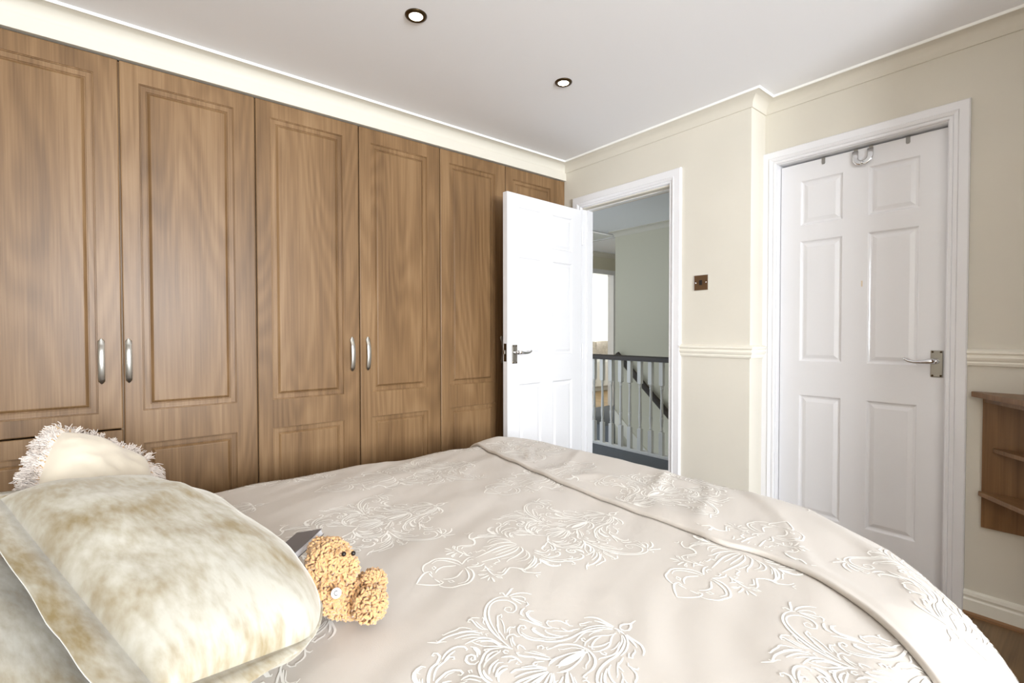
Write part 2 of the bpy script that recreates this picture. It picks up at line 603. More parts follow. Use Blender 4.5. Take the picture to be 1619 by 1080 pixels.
# ------------------------------------------------------------------ panelled doors
def panel_slab(name, w, h, th, panels, material, parent, loc=(0, 0, 0), rot=0.0, back=False, bevel=0.0015):
    """slab in x (0..w), z (0..h); front face at y=0 looking to -y; holes where the panels sit"""
    bm = bmesh.new()
    xs = sorted(set([0, w] + [v for p in panels for v in (p[0], p[1])]))
    zs = sorted(set([0, h] + [v for p in panels for v in (p[2], p[3])]))
    inside = lambda x, z: any(p[0] < x < p[1] and p[2] < z < p[3] for p in panels)
    V = {}

    def vert(i, j, y):
        if (i, j, y) not in V:
            V[i, j, y] = bm.verts.new((xs[i], y, zs[j]))
        return V[i, j, y]
    for i in range(len(xs) - 1):
        for j in range(len(zs) - 1):
            if not inside((xs[i] + xs[i + 1]) / 2, (zs[j] + zs[j + 1]) / 2):
                bm.faces.new((vert(i, j, 0), vert(i + 1, j, 0), vert(i + 1, j + 1, 0), vert(i, j + 1, 0)))
            bm.faces.new((vert(i, j, th), vert(i, j + 1, th), vert(i + 1, j + 1, th), vert(i + 1, j, th)))
    nx, nz = len(xs) - 1, len(zs) - 1
    for i in range(nx):
        bm.faces.new((vert(i, 0, 0), vert(i, 0, th), vert(i + 1, 0, th), vert(i + 1, 0, 0)))
        bm.faces.new((vert(i, nz, 0), vert(i + 1, nz, 0), vert(i + 1, nz, th), vert(i, nz, th)))
    for j in range(nz):
        bm.faces.new((vert(0, j, 0), vert(0, j + 1, 0), vert(0, j + 1, th), vert(0, j, th)))
        bm.faces.new((vert(nx, j, 0), vert(nx, j, th), vert(nx, j + 1, th), vert(nx, j + 1, 0)))
    o = obj(name, bm, material, parent)
    o.location = loc
    o.rotation_euler = (0, 0, rot)
    return o


def panel_inset(w, h, rings, material, parent, loc, name='panel', ymir=1):
    bm = bmesh.new()
    prev = None
    for off, d in rings:
        cur = [bm.verts.new((x, d * ymir, z)) for x, z in ((off, off), (w - off, off), (w - off, h - off), (off, h - off))]
        if prev:
            for i in range(4):
                bm.faces.new((prev[i], prev[(i + 1) % 4], cur[(i + 1) % 4], cur[i]))
        prev = cur
    bm.faces.new(prev)
    o = obj(name, bm, material, parent)
    o.location = loc
    return o


DOOR_RINGS = [(0, 0), (0.003, 0.0015), (0.006, 0.006), (0.010, 0.0085), (0.016, 0.009), (0.032, 0.003), (0.034, 0.0025)]


def six_panels(w):
    st, mu = 0.096 * w / 0.685, 0.105 * w / 0.685
    pwid = (w - 2 * st - mu) / 2
    out = []
    for z0, z1 in ((0.215, 0.83), (1.005, 1.625), (1.705, 1.935)):
        for x0 in (st, st + pwid + mu):
            out.append((x0, x0 + pwid, z0, z1))
    return out


def lever_handle(parent, loc, dirx, rotz=0.0, M=None):
    """back plate with scroll lever; front looks to -y; lever points to dirx"""
    M = M or M_NICKEL
    bm = bmesh.new()
    add_box(bm, -0.021, 0.021, -0.006, 0, -0.070, 0.047)
    pl = obj('handle', bm, M, parent, bevel=0.004)
    pl.location = loc
    pl.rotation_euler = (0, 0, rotz)
    bm = bmesh.new()
    add_tube(bm, [(0, 0, 0), (0, -0.02, 0), (0, -0.038, 0)], [0.014, 0.010, 0.011], 14)
    pts = [(0, -0.038, 0), (dirx * 0.02, -0.043, 0.0), (dirx * 0.045, -0.045, -0.004), (dirx * 0.07, -0.045, -0.005), (dirx * 0.09, -0.045, -0.001), (dirx * 0.102, -0.045, 0.006), (dirx * 0.106, -0.045, 0.012)]
    add_tube(bm, pts, [0.013, 0.0115, 0.008, 0.0065, 0.006, 0.0065, 0.004], 12)
    obj('lever', bm, M_CHROME if M is M_NICKEL else M, pl, smooth=True)
    bm = bmesh.new()
    for sx in (-0.014, 0.014):
        for sz in (-0.063, 0.040):
            add_lathe(bm, [(0.0045, 0), (0.0035, 0.0018), (0, 0.0022)], 10)
            bmesh.ops.transform(bm, matrix=Matrix.Translation((sx, -0.006, sz)) @ Matrix.Rotation(R(90), 4, 'X'), verts=[v for v in bm.verts if not v.tag])
            for v in bm.verts:
                v.tag = True
    obj('screw', bm, M_DARKBR, pl, smooth=True)
    return pl


# open door, swung into the room against the wardrobes
hinge = Vector((-2.355, 2.540, 0.008))
fedge = Vector((-2.314, 1.837, 0.008))
dvec = (hinge - fedge)
W1 = dvec.length
ang = math.atan2(dvec.y, dvec.x)        # local +x runs from free edge to hinge; the front looks towards the bed
d1 = thing('door_1', 'white six-panel door standing open against the wardrobes', 'door', (fedge.x, fedge.y, 0.008), ang, kind='structure')
pan = six_panels(W1)
leaf = panel_slab('door_leaf', W1, 2.012, 0.038, pan, M_GLOSS, d1)
for p in pan:
    panel_inset(p[1] - p[0], p[3] - p[2], DOOR_RINGS, M_GLOSS, d1, (p[0], 0, p[2]))
lever_handle(d1, (0.058, 0, 1.03), 1)
bm = bmesh.new()
add_box(bm, -0.0015, 0, 0.008, 0.030, 0.975, 1.085)
lt = obj('latch_plate', bm, M_DARKBR, d1)
bm = bmesh.new()
add_box(bm, -0.012, -0.0015, 0.013, 0.025, 1.02, 1.045)
obj('latch_bolt', bm, M_NICKEL, lt, bevel=0.002)
bm = bmesh.new()
add_tube(bm, [(0.058, 0.038, 1.03), (0.058, 0.082, 1.03)], 0.011, 12)
add_tube(bm, [(0.058, 0.08, 1.03), (0.09, 0.083, 1.025), (0.13, 0.083, 1.024), (0.16, 0.083, 1.035)], [0.012, 0.010, 0.007, 0.004], 10)
add_box(bm, 0.037, 0.079, 0.038, 0.044, 0.96, 1.077)
obj('handle', bm, M_NICKEL, d1)
for z in (0.25, 1.02, 1.82):
    bm = bmesh.new()
    add_tube(bm, [(W1 + 0.006, -0.003, z - 0.05), (W1 + 0.006, -0.003, z + 0.05)], 0.006, 10)
    obj('hinge', bm, M_GLOSS, d1, smooth=False)

# closed door
W2 = DX1 - DX0 - 0.014
d2 = thing('door_2', 'closed white six-panel door with chrome lever handle', 'door', (DX0 + 0.007, YR + 0.040, 0.006), 0, kind='structure')
pan = six_panels(W2)
panel_slab('door_leaf', W2, 2.026, 0.040, pan, M_GLOSS, d2)
for p in pan:
    panel_inset(p[1] - p[0], p[3] - p[2], DOOR_RINGS, M_GLOSS, d2, (p[0], 0, p[2]))
lever_handle(d2, (W2 - 0.029, 0, 1.028), -1)
bm = bmesh.new()
bmesh.ops.create_grid(bm, x_segments=1, y_segments=1, size=0.5)
bmesh.ops.transform(bm, matrix=Matrix.Translation((0.365, -0.0006, 1.385)) @ Matrix.Rotation(R(90), 4, 'X') @ Matrix.Diagonal((0.006, 0.028, 1, 1)), verts=bm.verts[:])
obj('paint_scuff', bm, mat('scuff', (222, 205, 182), 0.6), d2)

# over-door hooks on the closed door
hx = DX0
g = thing('over_door_hook', 'chrome U-shaped hook hanging over the top of the closed white door', 'hook', (-0.747, YR + 0.040, 2.0))
bm = bmesh.new()
bm.free()
for sx in (-0.030, 0.030):
    bm = bmesh.new()
    add_sweep(bm, [(0.036, 0.0345), (-0.0018, 0.0345), (-0.0018, 0.0)], [(-0.001, sx - 0.008), (-0.001, sx + 0.008), (0.001, sx + 0.008), (0.001, sx - 0.008)], mapf=lambda a, b, h: Vector((h, a, b)))
    obj('strap', bm, M_NICKEL, g)
bm = bmesh.new()
pts = [(-0.030, -0.010, 0.022), (-0.030, -0.011, -0.005)]
for i in range(0, 13):
    a = PI + i * PI / 12
    pts.append((0.030 * math.cos(a), -0.011 - 0.006 * abs(math.sin(a)), -0.010 + 0.030 * math.sin(a)))
pts += [(0.030, -0.011, -0.005), (0.030, -0.010, 0.022)]
add_tube(bm, pts, [0.0125] * len(pts), 12, flat=0.42, ref=(0, -1, 0))
obj('hook', bm, M_CHROME, g, smooth=True)
bm = bmesh.new()
bmesh.ops.create_uvsphere(bm, u_segments=12, v_segments=8, radius=0.008)
bmesh.ops.transform(bm, matrix=Matrix.Translation((0.0, -0.026, -0.042)), verts=bm.verts[:])
obj('hook_tip', bm, M_CHROME, g, smooth=True)
for xx, side in ((-0.914, 'small grey bracket over the door top beside the chrome hook, on its hinge side'), (-0.579, 'small grey bracket over the door top beside the chrome hook, on its handle side')):
    g = thing('door_bracket', side, 'bracket', (xx, YR + 0.040, 2.0), group='grey brackets over the closed door')
    bm = bmesh.new()
    add_prism(bm, [(-0.008, -0.0028), (0.008, -0.0028), (0.008, -0.0006), (-0.008, -0.0006)], 0.006, 0.0335)
    add_box(bm, -0.006, 0.006, -0.0028, -0.0006, 0.002, 0.006)
    add_box(bm, -0.008, 0.008, -0.0028, 0.036, 0.0335, 0.0353)
    obj('strap', bm, mat('bracket_grey', (150, 148, 144), 0.4, 0.6), g, bevel=0.001)

# ------------------------------------------------------------------ wardrobes
WR = [(0, 0), (0.0015, 0.003), (0.004, 0.003), (0.0055, 0.0068), (0.009, 0.007), (0.024, 0.007), (0.0255, 0.0105), (0.028, 0.0105), (0.031, 0.007), (0.037, 0.0018), (0.039, 0.0012)]


def wardrobe_handle(parent, x, z):
    bm = bmesh.new()
    rows = []
    n = 18
    for i in range(n + 1):
        t = i / n
        zz = (t - 0.5) * 0.182
        bow = 0.006 + 0.020 * math.sin(PI * t) ** 0.8
        if t > 0.78:
            bow -= 0.006 * math.sin((t - 0.78) / 0.22 * PI)
        wd = 0.0105 if 0.06 < t < 0.94 else 0.0105 * math.sqrt(max(0.05, 1 - ((0.06 - min(t, 1 - t)) / 0.06) ** 2))
        wd *= 1 - (0.12 * math.exp(-((t - 0.80) / 0.05) ** 2))
        rows.append([Vector((-wd, -bow + 0.001, zz)), Vector((-wd * 0.6, -bow - 0.0016, zz)), Vector((wd * 0.6, -bow - 0.0016, zz)), Vector((wd, -bow + 0.001, zz)), Vector((wd, -bow + 0.005, zz)), Vector((-wd, -bow + 0.005, zz))])
    vs = add_quadgrid(bm, rows, close_u=True)
    bm.faces.new(vs[0])
    bm.faces.new(vs[-1])
    add_box(bm, -0.006, 0.006, -0.0075, 0, 0.068, 0.080)
    add_box(bm, -0.006, 0.006, -0.0075, 0, -0.080, -0.068)
    o = smooth_by_angle(obj('handle', bm, M_SATIN, parent), 50)
    o.location = (x, 0, z)
    return o


DTH = 0.020
BOT = 0.09
TOPZ = 2.264


def wardrobe(y0, y1, label, drawer=False, hin=0.064, filler=0.0):
    """local x runs along +Y in the room, front looks to +X"""
    # local frame: x along -Y seen from front would flip, so rotate by +90: local x -> +Y, local y -> -X, front (-y) -> +X
    t = thing('wardrobe', label, 'wardrobe', (XW, y0, 0), R(90), group='fitted double wardrobes along the wall')
    w = y1 - y0
    bm = bmesh.new()
    dpt = 0.575
    f = DTH + 0.003
    add_box(bm, 0, 0.018, f, dpt, 0, TOPZ)
    add_box(bm, w - 0.018, w, f, dpt, 0, TOPZ)
    add_box(bm, 0.018, w - 0.018, f, dpt, TOPZ - 0.018, TOPZ)
    add_box(bm, 0.018, w - 0.018, f, dpt, BOT - 0.018, BOT)
    add_box(bm, 0.018, w - 0.018, dpt - 0.01, dpt, BOT, TOPZ - 0.018)
    add_box(bm, w / 2 - 0.009, w / 2 + 0.009, f, dpt - 0.01, BOT, TOPZ - 0.018)
    obj('body', bm, M_WOOD, t)
    box('plinth', (0, w, 0.05, 0.068, 0, BOT - 0.018), M_WOOD, t)
    g = 0.0022
    dw = w / 2
    for s in (0, 1):
        zb = BOT
        if drawer and s == 0:
            zb = 0.772
        h = TOPZ - 0.002 - zb
        a, b = 0.062, dw - 2 * g - 0.085
        if s == 1:
            a, b = 0.062, dw - 2 * g - 0.085
        if drawer and s == 0:
            a, b = 0.085, dw - 2 * g - 0.075
        pans = [(a, b, 0.838 - zb, 2.188 - zb)]
        if not (drawer and s == 0):
            pans.append((a, b, 0.20 - zb, 0.702 - zb))
        d = panel_slab('door', dw - 2 * g, h, DTH, pans, M_WOOD, t, (s * dw + g, 0, zb))
        md = d.modifiers.new('bevel', 'BEVEL')
        md.width, md.segments, md.limit_method, md.angle_limit = 0.004, 2, 'ANGLE', R(60)
        for p in pans:
            panel_inset(p[1] - p[0], p[3] - p[2], WR, M_WOOD, d, (p[0], 0, p[2]))
        wardrobe_handle(d, (dw - 2 * g - hin) if s == 0 else 0.040 if hin < 0.05 else 0.017, 1.048 - zb)
    if drawer:
        for z0, z1 in ((0.432, 0.766), (BOT, 0.426)):
            pans = [(0.085, dw - 2 * g - 0.075, 0.07, z1 - z0 - 0.07)]
            d = panel_slab('drawer', dw - 2 * g, z1 - z0, DTH, pans, M_WOOD, t, (g, 0, z0))
            md = d.modifiers.new('bevel', 'BEVEL')
            md.width, md.segments, md.limit_method, md.angle_limit = 0.004, 2, 'ANGLE', R(60)
            p = pans[0]
            panel_inset(p[1] - p[0], p[3] - p[2], WR, M_WOOD, d, (p[0], 0, p[2]))
    if filler:
        box('filler_panel', (w + 0.001, w + filler, 0.004, 0.022, 0, TOPZ), M_WOOD, t)
    return t


wardrobe(-0.487, 0.503, 'wooden wardrobe with a shorter door above drawers, beside the fringed cushion', drawer=True)
wardrobe(0.503, 1.497, 'wooden wardrobe with two full-height doors and paired handles, in the middle of the row', hin=0.042)
wardrobe(1.497, 2.493, 'wooden wardrobe at the doorway end of the row, partly behind the open white door', filler=0.056, hin=0.036)
bm = bmesh.new()
add_box(bm, XW - 0.02, XW - 0.003, YB, -0.489, 0, TOPZ)
struct(obj('trim_9', bm, M_WOOD), 'wooden filler strip between the wardrobes and the wall behind the bed', 'filler')


# ------------------------------------------------------------------ ceiling lights, switch
for (x, y), lab in (((-1.703, 0.904), 'round recessed ceiling spotlight with dark bronze rim, above the bed'), ((-1.700, 1.703), 'round recessed ceiling spotlight with dark bronze rim, towards the open doorway')):
    t = thing('downlight', lab, 'ceiling light', (x, y, ZC), group='recessed ceiling spotlights')
    bm = bmesh.new()
    add_lathe(bm, [(0.026, 0.0), (0.027, -0.006), (0.032, -0.008), (0.041, -0.004), (0.0425, 0.0)], 36)
    obj('rim', bm, M_DARKBR, t, smooth=True)
    bm = bmesh.new()
    add_lathe(bm, [(0, -0.0012), (0.020, -0.002), (0.026, -0.0045)], 28)
    obj('bulb', bm, M_LAMP, t, smooth=True)
    l = bpy.data.lights.new('downlight_lamp', 'SPOT')
    l.energy, l.spot_size, l.spot_blend, l.shadow_soft_size, l.color = 7, R(105), 0.8, 0.03, (1, 0.90, 0.76)
    lo = bpy.data.objects.new('lamp', l)
    C.objects.link(lo)
    lo.parent = t
    lo.location = (0, 0, -0.015)

t = thing('light_switch', 'square bronze light switch plate with chrome edge between the two doors', 'light switch', (-1.452, YL, 1.440))
bm = bmesh.new()
add_box(bm, -0.043, 0.043, -0.006, 0, -0.043, 0.043)
obj('plate_edge', bm, M_CHROME, t, bevel=0.002)
bm = bmesh.new()
add_box(bm, -0.0405, 0.0405, -0.0068, -0.0058, -0.0405, 0.0405)
obj('plate', bm, M_BRONZE, t)
box('rocker', (-0.0085, 0.0085, -0.011, -0.0066, -0.014, 0.014), M_BLACK, t, bevel=0.0015)
for sx in (-0.031, 0.031):
    bm = bmesh.new()
    add_lathe(bm, [(0.0045, 0), (0.0038, 0.0016), (0, 0.002)], 12)
    bmesh.ops.transform(bm, matrix=Matrix.Translation((sx, -0.0068, 0)) @ Matrix.Rotation(R(90), 4, 'X'), verts=bm.verts[:])
    obj('screw', bm, M_CHROME, t, smooth=True)

# ------------------------------------------------------------------ wooden wall shelf
t = thing('wall_shelf', 'brown wooden wall shelf with slanted shelf ends beside the closed door', 'shelf', (0, YR, 0))
bx = -0.318
RX = 0.150
box('back_panel', (bx, RX, -0.016, -0.001, 0.372, 0.895), M_SHELF, t)


def shelf_board(name, xl, d, z0, z1, nose=0.0):
    bm = bmesh.new()
    add_prism(bm, [(xl, -0.0165), (xl, -0.028 - nose), (xl + d * 0.75, -d), (RX - 0.019, -d), (RX - 0.019, -0.0165)], z0, z1)
    obj(name, bm, M_SHELF, t, bevel=0.0015)


bm = bmesh.new()
add_prism(bm, [(-0.352, -0.001), (-0.352, -0.018), (-0.17, -0.27), (RX, -0.27), (RX, -0.001)], 0.897, 0.918)
obj('top_board', bm, M_SHELF, t, bevel=0.0015)
bm = bmesh.new()
add_prism(bm, [(-0.315, -0.0165), (-0.312, -0.024), (-0.16, -0.235), (RX - 0.019, -0.235), (RX - 0.019, -0.0165)], 0.878, 0.8965)
obj('top_rail', bm, M_SHELF, t)
shelf_board('shelf', -0.285, 0.22, 0.682, 0.698)
shelf_board('shelf', -0.326, 0.24, 0.500, 0.518)
box('end_panel', (RX - 0.018, RX, -0.25, -0.0165, 0.372, 0.896), M_SHELF, t)

# unseen tall cupboard, added past the shelf to shade this end of the wall
t = thing('added_shade_cupboard', 'unseen tall wooden cupboard added past the wall shelf to shade the wall', 'cupboard', (0.152, YR - 0.66, 0))
bm = bmesh.new()
add_box(bm, 0, 0.95, 0.022, 0.659, 0, TOPZ)
obj('body', bm, M_WOOD, t)
for k in (0, 1):
    pans = [(0.08, 0.39, 0.75, 2.05), (0.08, 0.39, 0.12, 0.61)]
    d = panel_slab('door', 0.471, TOPZ - 0.09, DTH, pans, M_WOOD, t, (0.002 + k * 0.475, 0, 0.09))
    for p in pans:
        panel_inset(p[1] - p[0], p[3] - p[2], WR, M_WOOD, d, (p[0], 0, p[2]))
    wardrobe_handle(d, 0.44 if k == 0 else 0.03, 0.95)

# ------------------------------------------------------------------ bed and bedding
ZM = 0.57
bed = thing('bed', 'king size divan bed under the beige patterned duvet', 'bed', (-1.0, 0.5, 0))
bm = bmesh.new()
add_box(bm, -0.72, 0.72, -0.93, 0.89, 0.06, 0.33)
obj('base', bm, M_BASE, bed, bevel=0.02)
bm = bmesh.new()
add_box(bm, -0.72, 0.72, -0.93, 0.89, 0.332, ZM)
obj('mattress', bm, M_MATT, bed, bevel=0.05, seg=4)
for sx in (-0.66, 0.66):
    for sy in (-0.86, 0.84):
        bm = bmesh.new()
        add_lathe(bm, [(0.022, 0), (0.028, 0.06)], 16, (sx, sy, 0))
        obj('leg', bm, M_BLACK, bed)

BX0, BX1, BY0, BY1 = -1.88, -0.238, -0.42, 1.535     # duvet core rectangle (outline inset by the edge radius)
RC_LEFT, RC_RIGHT, RE = 0.10, 0.49, 0.175
ZD = 0.630


def S0(s, t):
    """cloth coordinates -> point on the draped duvet (no wrinkles)"""
    RC = RC_RIGHT if s > -1.05 else RC_LEFT
    if t < 0.5:
        RC = 0.10
    qx = min(max(s, BX0 + RC), BX1 - RC)
    qy = min(max(t, BY0 + RC), BY1 - RC)
    dx, dy = s - qx, t - qy
    D = math.hypot(dx, dy)
    d = D - RC
    x, y, z = s, t, ZD
    if D > 1e-9:
        ux, uy = dx / D, dy / D
        if d > 0:
            lim = RE * PI / 2
            if d < lim:
                h, dr = RE * math.sin(d / RE), RE * (1 - math.cos(d / RE))
            else:
                h, dr = RE + 0.10 * (d - lim), RE + 0.985 * (d - lim)
            x, y, z = qx + ux * (RC + h), qy + uy * (RC + h), ZD - dr
    cxx, cyy = (x + 1.0) / 0.95, (y - 0.5) / 1.2
    z += 0.022 * max(0, 1 - cxx * cxx) * max(0, 1 - 0.5 * cyy * cyy) - 0.012
    return Vector((x, y, z))


def wr(s, t):
    v = 0.008 * noise.noise((s * 2.2, t * 2.2, 3.1)) + 0.0035 * noise.noise((s * 5.5 + t * 2, t * 4.2, 7.7))
    v += 0.0030 * noise.noise(((s + 0.5 * t) * 14, (t - 0.4 * s) * 5, 1.3))
    r = 1 - abs(noise.noise(((s * 0.8 + t) * 3.2, (t * 0.8 - s) * 1.1, 9.2)))
    v += 0.0025 * max(0, r - 0.80) / 0.20
    wf = fold_s(s) - t
    if -0.05 < wf < 0.5:
        v += 0.0045 * math.exp(-max(wf, 0) / 0.14) * noise.noise((s * 8 + t * 5, t * 2.5 - s, 5.5))
    dd = max(0.0, s - (BX1 - 0.02)) + max(0.0, BX0 + 0.02 - s)
    v += min(dd, 0.3) * 0.06 * math.sin(t * 17 + 1.5 * math.sin(s * 6))
    return v


FL = [(-2.45, 1.40), (-2.05, 1.345), (-1.93, 1.325), (-1.58, 1.24), (-1.16, 1.165), (-0.86, 1.150), (-0.66, 1.145), (-0.59, 1.125), (-0.53, 1.16), (-0.40, 1.145), (-0.28, 1.09), (-0.18, 0.99), (-0.06, 0.86), (0.10, 0.72), (0.4, 0.5)]


def fold(s):
    if s <= FL[0][0]:
        return FL[0][1]
    for (a, ya), (b, yb) in zip(FL, FL[1:]):
        if s <= b:
            k = (s - a) / (b - a)
            return ya + (yb - ya) * k
    return FL[-1][1]


def fold_s(s):
    return sum(fold(s + k * 0.02) for k in (-2, -1, 0, 1, 2)) / 5


def nrm(s, t, e=0.004):
    a = S0(s + e, t) - S0(s - e, t)
    b = S0(s, t + e) - S0(s, t - e)
    return a.cross(b).normalized()


def S1(s, t, off=0.0):
    return S0(s, t) + nrm(s, t) * (wr(s, t) + off)


def wr2(s, t):
    w = t - fold_s(s)
    v = 0.008 * noise.noise((s * 3.0, t * 3.0, 21.3)) + 0.004 * noise.noise((s * 7 + t * 3, t * 6, 11.7))
    r = 1 - abs(noise.noise(((s + t * 0.7) * 4.2, (t - s * 0.5) * 2.0, 4.4)))
    v += 0.005 * max(0, r - 0.82) / 0.18
    return v


FT = 0.012


def S2(s, t, off=0.0):
    w = t - fold_s(s)
    puff = FT + 0.002 * math.exp(-((w - 0.05) / 0.05) ** 2)
    return S0(s, t) + nrm(s, t) * (wr(s, t) * 0.8 + wr2(s, t) * min(1, max(0, w) / 0.06) + puff + off)


dv = thing('duvet', 'beige duvet with white damask scroll print, its end folded back at the foot', 'duvet', (0, 0, 0))
ss = [-2.20 + i * 0.0125 for i in range(193)]
tt = [-0.46 + i * 0.0125 for i in range(172)]
bm = bmesh.new()
add_quadgrid(bm, [[S1(s, t) for s in ss] for t in tt])
o = obj('cover', bm, M_DUVET, dv, smooth=True)
# folded-back end: rolled edge, then the layer running over the foot
bm = bmesh.new()
rows = []
ra = FT / 2 + 0.001
sf = [-2.22 + i * 0.0125 for i in range(197)]
for k in range(9):
    a = -PI / 2 + PI * k / 8
    row = []
    for s in sf:
        f0 = fold_s(s)
        n = nrm(s, f0)
        p = S0(s, f0) + n * (wr(s, f0) * 0.9)
        tv = (S0(s, f0 + 0.01) - S0(s, f0 - 0.01)).normalized()
        row.append(p + n * (ra + 0.001 + ra * math.sin(a)) + tv * (ra - ra * math.cos(a)))
    rows.append(row)
for w in [0.018, 0.026, 0.035] + [0.045 + i * 0.0125 for i in range(55)]:
    rows.append([S2(s, fold_s(s) + w) for s in sf])
rows.insert(0, [S1(s, fold_s(s) + 0.06, 0.002) for s in sf])
add_quadgrid(bm, rows)
o = obj('folded_end', bm, M_DUVET, dv, smooth=True)


